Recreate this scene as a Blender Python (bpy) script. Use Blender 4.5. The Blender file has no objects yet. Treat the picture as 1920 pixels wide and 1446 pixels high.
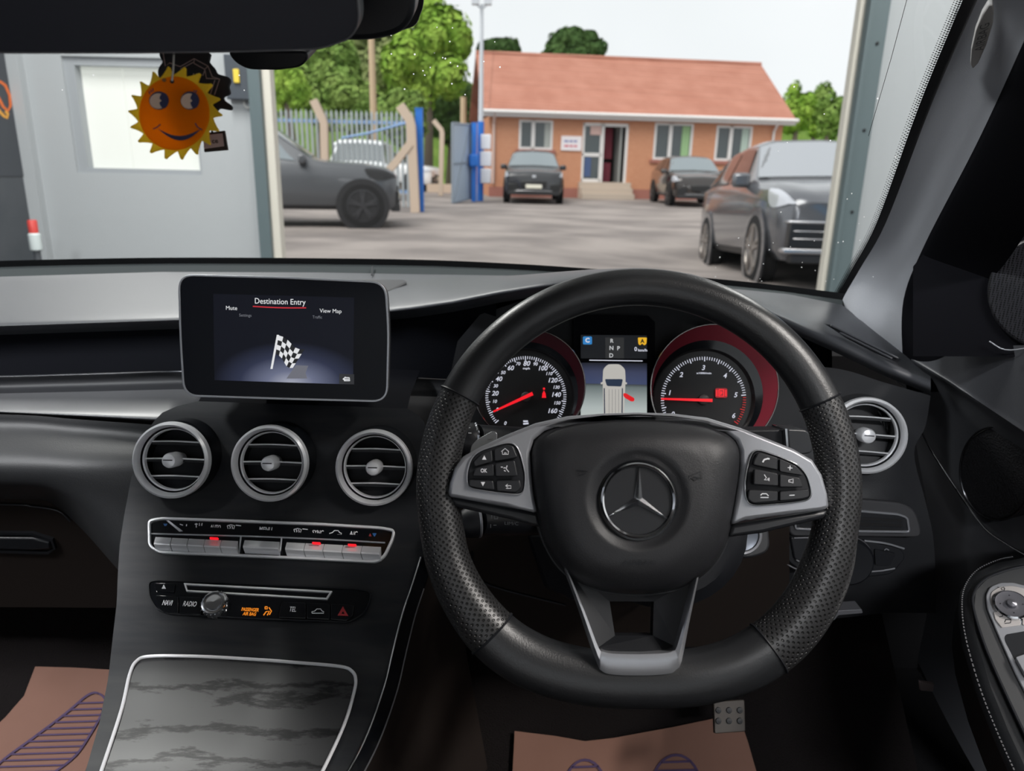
import bpy, bmesh, math, random
from mathutils import Vector, Matrix
random.seed(7)
R = math.radians
S = bpy.context.scene
COL = S.collection

# ------------------------------------------------------------------ camera
FPX = 1390.0                      # focal length in pixels of the 1920 x 1446 frame
CAM = Vector((0, 0, 1.25))
CROT = Matrix.Rotation(R(90 - 16.64), 3, 'X') @ Matrix.Rotation(R(1.3), 3, 'Z')
cd = bpy.data.cameras.new('camera'); cam = bpy.data.objects.new('camera', cd); COL.objects.link(cam)
cd.sensor_fit = 'HORIZONTAL'; cd.sensor_width = 36; cd.lens = 36 * FPX / 1920
cd.clip_start = .02; cd.clip_end = 400
cd.dof.use_dof = True; cd.dof.focus_distance = .72; cd.dof.aperture_fstop = 7.5
cam.matrix_world = Matrix.Translation(CAM) @ CROT.to_4x4()
S.camera = cam

# ------------------------------------------------------------------ sky, sun, exposure
S.view_settings.view_transform = 'Standard'; S.view_settings.look = 'None'
S.view_settings.exposure = 0.0; S.view_settings.gamma = 1; S.view_settings.use_curve_mapping = False
S.cycles.use_denoising = True
S.cycles.max_bounces = 8; S.cycles.transparent_max_bounces = 12; S.cycles.caustics_reflective = False; S.cycles.caustics_refractive = False
w = bpy.data.worlds.new('overcast_sky'); S.world = w; w.use_nodes = True
nt = w.node_tree; bgn = nt.nodes['Background']
tc = nt.nodes.new('ShaderNodeTexCoord'); nz = nt.nodes.new('ShaderNodeTexNoise'); cr = nt.nodes.new('ShaderNodeValToRGB')
nz.inputs['Scale'].default_value = 2.2; nz.inputs['Detail'].default_value = 4
cr.color_ramp.elements[0].position = .3; cr.color_ramp.elements[0].color = (.88, .90, .92, 1)
cr.color_ramp.elements[1].position = .62; cr.color_ramp.elements[1].color = (.97, .98, 1.0, 1)
nt.links.new(tc.outputs['Generated'], nz.inputs['Vector']); nt.links.new(nz.outputs['Fac'], cr.inputs['Fac'])
nt.links.new(cr.outputs['Color'], bgn.inputs['Color']); bgn.inputs['Strength'].default_value = 1.08
sd = bpy.data.lights.new('sun', 'SUN'); sd.energy = 3.0; sd.angle = R(40); sd.color = (1, .96, .9)
sun = bpy.data.objects.new('sun', sd); COL.objects.link(sun); sun.location = (-4, -6, 30)
sun.rotation_euler = (R(38), 0, R(-35))        # veiled sun behind the garage

# ------------------------------------------------------------------ helpers
WL = {}
def ray(px, py): return CROT @ Vector(((px - 960) / FPX, (723 - py) / FPX, -1))
def at(px, py, Y):
    d = ray(px, py); return CAM + d * (Y / d.y)
def plane(p0, n):
    p0 = Vector(p0); n = Vector(n).normalized()
    def f(px, py, l=0.0):
        d = ray(px, py); return CAM + d * ((p0 + n * l - CAM).dot(n) / d.dot(n))
    f.n = n
    return f
def interp(x, ks):
    if x <= ks[0][0]: a, b = ks[0], ks[1]
    elif x >= ks[-1][0]: a, b = ks[-2], ks[-1]
    else:
        for a, b in zip(ks, ks[1:]):
            if a[0] <= x <= b[0]: break
    t = (x - a[0]) / (b[0] - a[0])
    if isinstance(a[1], (tuple, list)): return [p + (q - p) * t for p, q in zip(a[1], b[1])]
    return a[1] + (b[1] - a[1]) * t
def nrm(surf, px, py):
    if hasattr(surf, 'n'): return surf.n
    p = surf(px, py); n = (surf(px + 2, py) - p).cross(surf(px, py - 2) - p).normalized()
    return n if n.dot(CAM - p) > 0 else -n
def crom(P, n=6, closed=False):
    P = [Vector(p) for p in P]; out = []; N = len(P)
    rng = range(N if closed else N - 1)
    for i in rng:
        p1, p2 = P[i], P[(i + 1) % N]
        p0 = P[i - 1] if (closed or i > 0) else p1 * 2 - p2
        p3 = P[(i + 2) % N] if (closed or i + 2 < N) else p2 * 2 - p1
        for k in range(n):
            t = k / n
            out.append(.5 * ((2 * p1) + (p2 - p0) * t + (2 * p0 - 5 * p1 + 4 * p2 - p3) * t * t + (3 * p1 - p0 - 3 * p2 + p3) * t ** 3))
    if not closed: out.append(P[-1])
    return out
def rnd(P, r, n=4):
    out = []; N = len(P)
    for i in range(N):
        b = Vector(P[i]); a = Vector(P[i - 1]); c = Vector(P[(i + 1) % N])
        da, dc = a - b, c - b
        ra = min(r, da.length * .48); rc = min(r, dc.length * .48)
        p, q = b + da.normalized() * ra, b + dc.normalized() * rc
        for k in range(n + 1):
            t = k / n; out.append(tuple((1 - t) ** 2 * p + 2 * t * (1 - t) * b + t * t * q))
    return out
def ell(cx, cy, rx, ry, n=32, rot=0):
    return [(cx + rx * math.cos(a) * math.cos(rot) - ry * math.sin(a) * math.sin(rot), cy + rx * math.cos(a) * math.sin(rot) + ry * math.sin(a) * math.cos(rot)) for a in [2 * math.pi * i / n for i in range(n)]]
def wloc(o): return WL[o.name] if o else Vector((0, 0, 0))
def tag(o, label=None, cat=None, group=None, kind=None):
    for k, v in (('label', label), ('category', cat), ('group', group), ('kind', kind)):
        if v: o[k] = v
    return o
def thing(name, label, cat, loc, group=None):
    o = bpy.data.objects.new(name, None); COL.objects.link(o); o.location = loc; o.empty_display_size = .05
    WL[o.name] = Vector(loc); return tag(o, label, cat, group)
def obj(name, V, Fc, mat, parent=None, smooth=True, angle=35, bevel=0, label=None, solid=0):
    V = [Vector(v) for v in V]
    if parent is None:
        xs = [v.x for v in V]; ys = [v.y for v in V]; zs = [v.z for v in V]
        base = Vector(((min(xs) + max(xs)) / 2, (min(ys) + max(ys)) / 2, min(zs)))
    else: base = wloc(parent)
    me = bpy.data.meshes.new(name); me.from_pydata([tuple(v - base) for v in V], [], Fc)
    bm = bmesh.new(); bm.from_mesh(me); bmesh.ops.recalc_face_normals(bm, faces=bm.faces); bm.to_mesh(me); bm.free()
    if mat: me.materials.append(mat)
    if smooth:
        me.shade_smooth(); me.set_sharp_from_angle(angle=R(angle))
    o = bpy.data.objects.new(name, me); COL.objects.link(o)
    if parent: o.parent = parent
    else: o.location = base
    WL[o.name] = base
    if solid:
        m = o.modifiers.new('solid', 'SOLIDIFY'); m.thickness = solid; m.offset = -1
    if bevel:
        m = o.modifiers.new('bevel', 'BEVEL'); m.width = bevel; m.segments = 2; m.limit_method = 'ANGLE'; m.angle_limit = R(40)
        me.shade_smooth(); m.harden_normals = False
    if label: o['label'] = label
    return o
def grid(rows, closed=False):
    n = len(rows[0]); V = [v for r in rows for v in r]; Fc = []
    for i in range(len(rows) - 1):
        for j in range(n if closed else n - 1):
            k = (j + 1) % n
            Fc.append((i * n + j, i * n + k, (i + 1) * n + k, (i + 1) * n + j))
    return V, Fc
def resample(P, n):
    L = [0]
    for a, b in zip(P, P[1:]): L.append(L[-1] + (b - a).length)
    out = []
    for i in range(n):
        s = L[-1] * i / (n - 1); j = 0
        while j < len(L) - 2 and L[j + 1] < s: j += 1
        t = (s - L[j]) / max(1e-9, L[j + 1] - L[j]); out.append(P[j].lerp(P[j + 1], min(1, max(0, t))))
    return out
def loft(name, rows, mat, parent=None, n=40, sub=4, px=None, solid=0, angle=60, **kw):
    """rows of (px, py, Y) key points, far to near; smooth in both directions. px=(x0,x1): sample by px instead of length"""
    G = []
    for r in rows:
        if px:
            ks = sorted([(p[0], (p[1], p[2])) for p in r]); xs = [px[0] + (px[1] - px[0]) * i / (n - 1) for i in range(n)]
            G.append([at(x, *interp(x, ks)) for x in xs])
        else:
            G.append(resample(crom([at(*p) for p in r], 8), n))
    cols = [crom([g[j] for g in G], sub) for j in range(n)]
    rows2 = [[c[i] for c in cols] for i in range(len(cols[0]))]
    V, Fc = grid(rows2)
    return obj(name, V, Fc, mat, parent, angle=angle, solid=solid, **kw)
def slab(name, P, surf, lift, depth, mat, parent=None, bevel=0, angle=35, **kw):
    cx = sum(p[0] for p in P) / len(P); cy = sum(p[1] for p in P) / len(P); n = nrm(surf, cx, cy)
    A = [surf(p[0], p[1], lift) for p in P]; B = [a - n * depth for a in A]; N = len(P)
    Fc = [tuple(range(N)), tuple(range(2 * N - 1, N - 1, -1))] + [(i, i + N, (i + 1) % N + N, (i + 1) % N) for i in range(N)]
    return obj(name, A + B, Fc, mat, parent, bevel=bevel, angle=angle, **kw)
def band(name, P, Q, surf, lift, depth, mat, parent=None, bevel=0, closed=True, **kw):
    """flat frame between outlines P and Q (same count)"""
    N = len(P); cx = sum(p[0] for p in P) / N; cy = sum(p[1] for p in P) / N; n = nrm(surf, cx, cy)
    A = [surf(p[0], p[1], lift) for p in P]; B = [surf(p[0], p[1], lift) for p in Q]
    rows = [A, B, [b - n * depth for b in B], [a - n * depth for a in A]]
    V = sum(rows, []); Fc = []
    for i in range(N if closed else N - 1):
        k = (i + 1) % N
        for j in range(4):
            m = (j + 1) % 4; Fc.append((j * N + i, j * N + k, m * N + k, m * N + i))
    if not closed:
        Fc += [(0, N, 2 * N, 3 * N), (N - 1, 2 * N - 1, 3 * N - 1, 4 * N - 1)]
    return obj(name, V, Fc, mat, parent, bevel=bevel, **kw)
def scaled(P, k, c=None):
    cx, cy = c or (sum(p[0] for p in P) / len(P), sum(p[1] for p in P) / len(P))
    return [(cx + (p[0] - cx) * k, cy + (p[1] - cy) * k) for p in P]
def inset(P, d):
    N = len(P); ar = sum(P[i][0] * P[(i + 1) % N][1] - P[(i + 1) % N][0] * P[i][1] for i in range(N)); s = 1 if ar > 0 else -1
    out = []
    for i in range(N):
        a, b, c = Vector(P[i - 1][:2]), Vector(P[i][:2]), Vector(P[(i + 1) % N][:2])
        e1, e2 = (b - a), (c - b)
        if e1.length < 1e-6 or e2.length < 1e-6: out.append(tuple(b)); continue
        n1 = Vector((-e1.y, e1.x)).normalized(); n2 = Vector((-e2.y, e2.x)).normalized(); m = (n1 + n2)
        if m.length < 1e-6: m = n1
        m.normalize(); k = max(.35, m.dot(n1)); out.append(tuple(b + m * (s * d / k)))
    return out
def frames(P, closed):
    T = []
    N = len(P)
    for i in range(N):
        a = P[i - 1] if (closed or i > 0) else P[i]; b = P[(i + 1) % N] if (closed or i < N - 1) else P[i]
        T.append((b - a).normalized())
    up = Vector((0, 0, 1)) if abs(T[0].z) < .9 else Vector((1, 0, 0))
    out = []
    for t in T:
        u = (up - t * up.dot(t)).normalized(); out.append((u, t.cross(u))); up = u
    return out
def tube(name, P, r, mat, parent=None, segs=8, closed=False, smoothn=0, **kw):
    P = [Vector(p) for p in P]
    if smoothn: P = crom(P, smoothn, closed)
    fr = frames(P, closed); N = len(P)
    rr = r if isinstance(r, (list, tuple)) else [r] * N
    if len(rr) != N: rr = [interp(i / (N - 1), [(k / (len(rr) - 1), q) for k, q in enumerate(rr)]) for i in range(N)]
    rows = [[P[i] + fr[i][0] * (rr[i] * math.cos(a)) + fr[i][1] * (rr[i] * math.sin(a)) for a in [2 * math.pi * k / segs for k in range(segs)]] for i in range(N)]
    V, Fc = grid(rows + ([rows[0]] if closed else []), True)
    if not closed: Fc += [tuple(range(segs)), tuple(range((N - 1) * segs, N * segs))]
    return obj(name, V, Fc, mat, parent, **kw)
def ptube(name, P, surf, rpx, lift, mat, parent=None, smoothn=4, closed=False, **kw):
    Q = [surf(p[0], p[1], lift) for p in P]
    r = rpx * (Q[0] - CAM).length / FPX
    return tube(name, Q, r, mat, parent, smoothn=smoothn, closed=closed, **kw)
def basis(o, z, up=Vector((0, 0, 1))):
    z = Vector(z).normalized(); x = Vector(up).cross(z).normalized(); y = z.cross(x)
    M = Matrix((x, y, z)).transposed().to_4x4(); M.translation = o; return M
def lathe(name, prof, M, mat, parent=None, segs=40, cap=True, sy=1.0, **kw):
    """prof: (r, z) in the frame M"""
    rows = [[M @ Vector((r * math.cos(a), r * sy * math.sin(a), z)) for a in [2 * math.pi * k / segs for k in range(segs)]] for r, z in prof]
    V, Fc = grid(rows, True); n = segs; L = len(rows)
    if cap:
        if prof[0][0] > 1e-6: Fc.append(tuple(range(n)))
        if prof[-1][0] > 1e-6: Fc.append(tuple(range((L - 1) * n, L * n)))
    return obj(name, V, Fc, mat, parent, **kw)
def box(name, lo, hi, mat, parent=None, M=None, bevel=0, **kw):
    V = [Vector((x, y, z)) for x in (lo[0], hi[0]) for y in (lo[1], hi[1]) for z in (lo[2], hi[2])]
    if M: V = [M @ v for v in V]
    Fc = [(0, 1, 3, 2), (4, 6, 7, 5), (0, 4, 5, 1), (2, 3, 7, 6), (0, 2, 6, 4), (1, 5, 7, 3)]
    return obj(name, V, Fc, mat, parent, smooth=bool(bevel), bevel=bevel, **kw)
def poly(name, P, mat, parent=None, thick=0, nv=None, **kw):
    """extruded 3D polygon"""
    P = [Vector(p) for p in P]; N = len(P)
    if not thick: return obj(name, P, [tuple(range(N))], mat, parent, smooth=False, **kw)
    n = Vector(nv) if nv else (P[1] - P[0]).cross(P[2] - P[0]).normalized()
    return obj(name, P + [p - n * thick for p in P], [tuple(range(N)), tuple(range(2 * N - 1, N - 1, -1))] + [(i, i + N, (i + 1) % N + N, (i + 1) % N) for i in range(N)], mat, parent, smooth=False, **kw)
def text(body, px, py, hpx, surf, mat, parent, lift=.0004, slant=0, bold=0, slope=.03, name='lettering', width=None, M=None, size=None, ext=0):
    cu = bpy.data.curves.new('t', 'FONT'); cu.body = body; cu.align_x = 'CENTER'; cu.align_y = 'CENTER'; cu.size = 1; cu.shear = slant; cu.offset = bold
    cu.resolution_u = 3; cu.extrude = ext
    t = bpy.data.objects.new('t', cu); me = bpy.data.meshes.new_from_object(t)
    if M is None:
        o = surf(px, py, lift); X = surf(px + 5, py + 5 * slope, lift) - o; Y = surf(px + 5 * slope, py - 5, lift) - o
        k = hpx / .7; sx = X.length / 5 * k; sy = Y.length / 5 * k; X.normalize(); Y = (Y - X * Y.dot(X)).normalized(); Z = X.cross(Y)
        if width:
            xs = [v.co.x for v in me.vertices]; ww = max(xs) - min(xs)
            sx = width * (surf(px + 5, py, lift) - o).length / 5 / ww
        M = Matrix((X * sx, Y * sy, Z * min(sx, sy))).transposed().to_4x4(); M.translation = o
    elif size: M = M @ Matrix.Scale(size, 4)
    V = [M @ v.co for v in me.vertices]; Fc = [tuple(p.vertices) for p in me.polygons]
    bpy.data.objects.remove(t); bpy.data.curves.remove(cu); bpy.data.meshes.remove(me)
    return obj(name, V, Fc, mat, parent, smooth=False)
def glyph(name, P, surf, mat, parent, lift=.0005, depth=.0003):
    return slab(name, P, surf, lift, depth, mat, parent, angle=20)
def strokes(name, LL, surf, wpx, mat, parent, lift=.0005):
    """flat line drawing: list of polylines (px)"""
    V = []; Fc = []
    for L in LL:
        L = [Vector(p) for p in L]
        for i, p in enumerate(L):
            a = L[max(0, i - 1)]; b = L[min(len(L) - 1, i + 1)]; t = (b - a).normalized(); m = Vector((-t.y, t.x)) * (wpx / 2)
            V += [surf(p.x + m.x, p.y + m.y, lift), surf(p.x - m.x, p.y - m.y, lift)]
            if i: k = len(V); Fc.append((k - 4, k - 3, k - 1, k - 2))
    return obj(name, V, Fc, mat, parent, smooth=False)

# ------------------------------------------------------------------ materials
MT = {}
def mat(name, col, rough=.5, metal=0, spec=.5, coat=0, emit=None, estr=1, bump=None, var=None, trans=0, alpha=1, sheen=0):
    m = bpy.data.materials.new(name); m.use_nodes = True; n = m.node_tree; b = n.nodes['Principled BSDF']
    b.inputs['Base Color'].default_value = (*col, 1); b.inputs['Roughness'].default_value = rough; b.inputs['Metallic'].default_value = metal
    b.inputs['Specular IOR Level'].default_value = spec; b.inputs['Coat Weight'].default_value = coat; b.inputs['Coat Roughness'].default_value = .08
    b.inputs['Alpha'].default_value = alpha
    if sheen: b.inputs['Sheen Weight'].default_value = sheen
    if emit: b.inputs['Emission Color'].default_value = (*emit, 1); b.inputs['Emission Strength'].default_value = estr
    if bump or var:
        tcn = n.nodes.new('ShaderNodeTexCoord')
    if bump:                                   # (kind, scale, strength, distance)
        kind, sc, st, di = bump
        if kind == 'noise': t = n.nodes.new('ShaderNodeTexNoise'); t.inputs['Scale'].default_value = sc; t.inputs['Detail'].default_value = 3; o = t.outputs['Fac']
        else: t = n.nodes.new('ShaderNodeTexVoronoi'); t.inputs['Scale'].default_value = sc; o = t.outputs['Distance']
        n.links.new(tcn.outputs['Object'], t.inputs['Vector']); bp = n.nodes.new('ShaderNodeBump'); bp.inputs['Strength'].default_value = st; bp.inputs['Distance'].default_value = di
        n.links.new(o, bp.inputs['Height']); n.links.new(bp.outputs['Normal'], b.inputs['Normal'])
    if var:                                    # (col2, scale, (sx,sy,sz), lo, hi)
        c2, sc, st, lo, hi = var
        mp = n.nodes.new('ShaderNodeMapping'); mp.inputs['Scale'].default_value = st; t = n.nodes.new('ShaderNodeTexNoise'); t.inputs['Scale'].default_value = sc; t.inputs['Detail'].default_value = 6
        rp = n.nodes.new('ShaderNodeValToRGB'); rp.color_ramp.elements[0].position = lo; rp.color_ramp.elements[1].position = hi
        rp.color_ramp.elements[0].color = (*col, 1); rp.color_ramp.elements[1].color = (*c2, 1)
        n.links.new(tcn.outputs['Object'], mp.inputs['Vector']); n.links.new(mp.outputs['Vector'], t.inputs['Vector']); n.links.new(t.outputs['Fac'], rp.inputs['Fac']); n.links.new(rp.outputs['Color'], b.inputs['Base Color'])
    MT[name] = m; return m
def glass(name, tint, refl=.06, rough=.0):
    m = bpy.data.materials.new(name); m.use_nodes = True; n = m.node_tree; n.nodes.clear()
    o = n.nodes.new('ShaderNodeOutputMaterial'); mx = n.nodes.new('ShaderNodeMixShader'); t = n.nodes.new('ShaderNodeBsdfTransparent'); g = n.nodes.new('ShaderNodeBsdfGlossy')
    t.inputs['Color'].default_value = (*tint, 1); g.inputs['Roughness'].default_value = rough; mx.inputs['Fac'].default_value = refl
    n.links.new(t.outputs[0], mx.inputs[1]); n.links.new(g.outputs[0], mx.inputs[2]); n.links.new(mx.outputs[0], o.inputs['Surface'])
    MT[name] = m; return m
def glow(name, col, s=1): return mat(name, tuple(.02 for _ in col), .4, emit=col, estr=s)
G = lambda v: (v, v, v)
DASH = mat('dash_soft_plastic', (.058, .061, .069), .45, spec=.66, bump=('noise', 900, .25, .0006))
DASHLO = mat('lower_dash_plastic', (.022, .023, .026), .5, bump=('noise', 900, .3, .0006))
BLACK = mat('black_plastic', (.008, .009, .012), .5, spec=.35)
MATT = mat('matt_black', (.005, .0055, .008), .9, spec=.08)
SATIN = mat('satin_black', (.016, .017, .020), .38, bump=('noise', 1400, .2, .0003))
GLOSS = mat('gloss_black', (.006, .007, .009), .08, spec=.5)
WOOD = mat('black_ash_veneer', (.011, .0125, .016), .5, spec=.32, var=((.024, .025, .027), 9, (1.2, 9, 9), .42, .75))
TRIM = mat('satin_trim', (.105, .107, .114), .40, spec=.85)
SILVER = mat('satin_silver', (.40, .41, .44), .33, metal=.6)
RING = mat('bright_silver', (.88, .89, .92), .30, metal=.25)
LINER = mat('headliner_cloth', (.50, .49, .47), .95, spec=.1)
CHROME = mat('chrome', (.75, .76, .78), .12, metal=1)
DCHROME = mat('dark_chrome', (.38, .36, .35), .14, metal=1)
LEATHER = mat('black_leather', (.018, .019, .021), .36, spec=.6, bump=('noise', 700, .25, .0006))
CARPET = mat('black_carpet', (.012, .010, .010), .95, spec=.1, bump=('noise', 500, .8, .003))
KNEE = mat('dark_brown_panel', (.020, .015, .013), .8, spec=.15)
FABRIC = mat('pillar_fabric', (.44, .45, .48), .95, spec=.15, bump=('noise', 1500, .6, .0006))
PAPER = mat('brown_paper', (.225, .122, .092), .9, spec=.1, var=((.26, .145, .112), 6, (1, 1, 1), .3, .7))
INK = mat('purple_ink', (.075, .045, .11), .8)
WHITEP = mat('white_print', (.80, .81, .84), .6)
GREYP = mat('grey_print', (.22, .23, .25), .6)
LITW = glow('lit_white', (.78, .80, .92), .75)
LITR = glow('lit_red', (1, .008, .02), .9)
LITO = glow('lit_orange', (1, .28, .01), .8)
LITB = glow('lit_blue', (.03, .22, .55), .9)
LITY = glow('lit_yellow', (1, .55, .02), .75)
# ================================================================== the garage around the car
PANEL = mat('grey_wall_panel', (.40, .42, .435), .55, spec=.3, bump=('noise', 3, .05, .01))
STEELD = mat('teal_grey_steel', (.10, .135, .145), .5, spec=.5)
CREAM = mat('cream_edge', (.62, .59, .52), .6)
DARKW = mat('dark_hoarding', (.055, .062, .072), .35, spec=.5, var=((.075, .08, .09), 3, (1, 1, 1), .35, .7))
CEIL = mat('ceiling_paint', (.55, .55, .55), .8)
CONC = mat('garage_concrete', (.22, .21, .20), .6, var=((.30, .29, .28), 3, (1, 1, 1), .3, .7))
FROST = mat('frosted_pane', (.5, .5, .48), .6, emit=(.85, .88, .80), estr=.50)  # emission stands in for daylight coming through the frosted pane
BLUEP = mat('blue_film_pane', (.10, .35, .62), .4, emit=(.08, .36, .66), estr=.55)  # daylight behind the blue film is put in as emission
LAMPM = glow('tube_lamp_glass', (1, .97, .92), 3)
GY = 5.0                              # inner face of the front wall
def gp(px, py, d=0): return at(px, py, GY - d)
XL, XR = gp(55, 300).x, 4.2
JL0, JL1, JR0, JR1 = gp(484, 330).x, gp(521, 330).x, gp(1565, 330).x, gp(1612, 330).x
def st(name, V, Fc, m, **k): return tag(obj(name, V, Fc, m, smooth=False, **k), kind='structure')
def sbox(name, lo, hi, m, parent=None):
    o = box(name, lo, hi, m, parent)
    return o if parent else tag(o, kind='structure')
sbox('floor', (XL - .3, -6, -.12), (XR + .3, GY + .25, 0), CONC)
sbox('ceiling', (XL - .3, -6, 3.7), (XR + .3, GY + .25, 3.85), CEIL)
wf = tag(thing('wall_front', None, None, (0, GY, 0)), kind='structure')
# left bay of the front wall with the window hole
w0, w1 = gp(141, 300).x, gp(377, 300).x; wz0 = gp(260, 326).z; wz1 = gp(260, 108).z
for a, b, z0, z1 in ((XL - .3, w0, 0, 3.7), (w1, JL0, 0, 3.7), (w0, w1, 0, wz0), (w0, w1, wz1, 3.7)):
    box('wall_panel', (a, GY, z0), (b, GY + .2, z1), PANEL, wf)
d0, d1 = gp(1770, 150).x, gp(1770, 150).x + .95; dz1 = gp(1790, 22).z
for a, b, z0, z1 in ((JR1, d0, 0, 3.7), (d1, XR + .3, 0, 3.7), (d0, d1, dz1, 3.7), (JL0 + .01, JR1 - .01, 3.3, 3.7)):
    box('wall_panel', (a, GY, z0), (b, GY + .2, z1), PANEL, wf)
sbox('wall_left', (XL - .3, -6, 0), (XL - .02, GY, 3.7), DARKW)
sbox('wall_right', (XR, -6, 0), (XR + .3, GY, 3.7), PANEL)
sbox('wall_back', (XL - .3, -6.2, 0), (XR + .3, -6, 3.7), PANEL)
# corner lining strip
sbox('trim_1', (XL - .02, GY - .06, 0), (XL + .06, GY, 3.7), PANEL)
# door jambs
for k, (a, b, m) in enumerate(((JL0, JL0 + .075, STEELD), (JR0 + .03, JR1, STEELD))):
    t = tag(thing('trim_%d' % (k + 2), None, None, (a, GY - .05, 0)), kind='structure')
    box('jamb_channel', (a, GY - .07, 0), (b, GY + .05, 3.3), m, t)
    if k == 0: box('jamb_edge', (b, GY - .03, 0), (JL1, GY + .06, 3.3), CREAM, t)
    else:
        box('jamb_edge', (JR0, GY - .03, 0), (a, GY + .04, 3.3), CREAM, t)
        box('jamb_flange', (a + .005, GY - .085, 0), (a + .03, GY - .07, 3.3), STEELD, t)
        for z in (.5, 1.0, 1.5, 2.0): lathe('bolt', [(.010, 0), (.010, .006), (.004, .008)], basis(Vector((a + .085, GY - .07, z)), (0, -1, 0)), BLACK, t, 10)
# frosted window
win = tag(thing('window_1', None, None, ((w0 + w1) / 2, GY, wz0)), kind='structure')
fw = .065
for lo, hi in (((w0, wz0), (w0 + fw, wz1)), ((w1 - .02, wz0), (w1, wz1)), ((w0 + fw, wz0), (w1 - .02, wz0 + .03)), ((w0 + fw, wz1 - .05), (w1 - .02, wz1))):
    box('window_frame', (lo[0], GY + .02, lo[1]), (hi[0], GY + .12, hi[1]), mat('window_frame_grey', (.33, .35, .37), .5) if 'window_frame_grey' not in MT else MT['window_frame_grey'], win)
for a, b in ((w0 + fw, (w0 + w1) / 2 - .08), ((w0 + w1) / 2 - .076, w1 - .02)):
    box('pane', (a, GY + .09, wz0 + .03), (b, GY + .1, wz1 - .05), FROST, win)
# glazed door on the right with blue film
dr = tag(thing('door_1', None, None, ((d0 + d1) / 2, GY, 0)), kind='structure')
DG = mat('door_frame_grey', (.20, .22, .24), .45)
zt = dz1; zb0 = gp(1780, 135).z; zb1 = gp(1790, 108).z
for lo, hi in (((d0, 0), (d0 + .09, zt)), ((d1 - .09, 0), (d1, zt)), ((d0 + .09, zt - .12), (d1 - .09, zt)), ((d0 + .09, zb0), (d1 - .09, zb1)), ((d0 + .09, 0), (d1 - .09, .2))):
    box('door_frame', (lo[0], GY - .03, lo[1]), (hi[0], GY + .06, hi[1]), DG, dr)
for z0, z1 in ((zb1, zt - .12), (.2, zb0)): box('pane', (d0 + .09, GY, z0), (d1 - .09, GY + .012, z1), BLUEP, dr)
# small items on the wall
p = gp(452, 150); cb = thing('control_box', 'small dark grey control box with yellow button on wall', 'control box', p)
box('casing', (p.x - .075, GY - .07, p.z - .12), (p.x + .07, GY - .001, p.z + .14), mat('dark_box', (.05, .06, .075), .5), cb, bevel=.006)
box('button', (p.x - .018, GY - .085, p.z - .025), (p.x + .018, GY - .07, p.z + .055), mat('yellow_button', (.75, .55, .06), .5), cb, bevel=.004)
tube('cable', [gp(458, 180, .02), gp(458, 196, .02), gp(466, 202, .02), gp(475, 192, .02), gp(478, 188, .02)], .006, mat('white_cable', (.6, .6, .58), .5), cb, smoothn=5)
# orange loop printed on the dark left wall + red and white canister
lw = plane((XL - .018, 0, 0), (1, 0, 0))
OR = mat('orange_print', (.75, .16, .03), .5); OR2 = mat('amber_print', (.75, .36, .05), .5)
ps = thing('wall_poster', 'dark poster with orange looped drawing on the left wall', 'poster', lw(8, 300, .01))
slab('sheet', [(-40, 60), (22, 110), (52, 330), (-40, 330)], lw, .004, .004, mat('poster_black', (.05, .055, .065), .4), ps)
strokes('orange_loop', [[(-12, 155), (0, 153), (10, 160), (18, 178), (20, 198), (15, 208), (6, 200), (0, 188), (-6, 178)]], lw, 5, OR, ps, .006)
strokes('amber_loop', [[(-3, 205), (2, 212), (8, 218), (13, 221), (15, 214), (10, 208)]], lw, 5, OR2, ps, .006)
p = gp(64, 440, .5); cn = thing('spray_canister', 'small white canister with red cap by the dark wall', 'canister', (p.x, p.y, p.z - .09))
M = Matrix.Translation((p.x, p.y, p.z - .09))
lathe('can', [(.032, 0), (.034, .01), (.034, .09), (.026, .1)], M, mat('canister_white', (.6, .66, .66), .4), cn, 20)
lathe('cap', [(.026, .1), (.026, .17), (.022, .176)], M, mat('canister_red', (.6, .06, .05), .4), cn, 20)
lathe('stand', [(.09, -p.z + .09), (.09, -p.z + .11), (.02, -p.z + .13), (.02, -.01), (.034, 0)], M, DARKW, cn, 20)
# ceiling lamps of the garage
for k, (x, y, lx, ly, e, c) in enumerate(((-1.9, 3.3, .35, 1.6, 125, (1, .98, .95)), (2.6, 3.3, .35, 1.6, 85, (1, .98, .95)), (-2.2, -.8, .35, 1.6, 200, (.97, .98, 1)), (2.6, -.8, .35, 1.6, 180, (1, .95, .9)), (.2, -3.6, 1.6, .35, 320, (.97, .98, 1)))):
    lm = thing('ceiling_lamp', ['flat white ceiling lamp ahead of the car on the left', 'flat white ceiling lamp ahead of the car on the right', 'flat white ceiling lamp above the left side of the car', 'flat white ceiling lamp above the right side of the car', 'flat white ceiling lamp behind the car'][k], 'lamp', (x, y, 3.6), 'garage ceiling lamps')
    box('housing', (x - lx / 2, y - ly / 2, 3.62), (x + lx / 2, y + ly / 2, 3.7), CREAM, lm)
    L = bpy.data.lights.new('lamp_light', 'AREA'); L.shape = 'RECTANGLE'; L.size = lx; L.size_y = ly; L.energy = e; L.color = c
    lo = bpy.data.objects.new('lamp_light', L); COL.objects.link(lo); lo.parent = lm; lo.location = (0, 0, .01)
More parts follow.
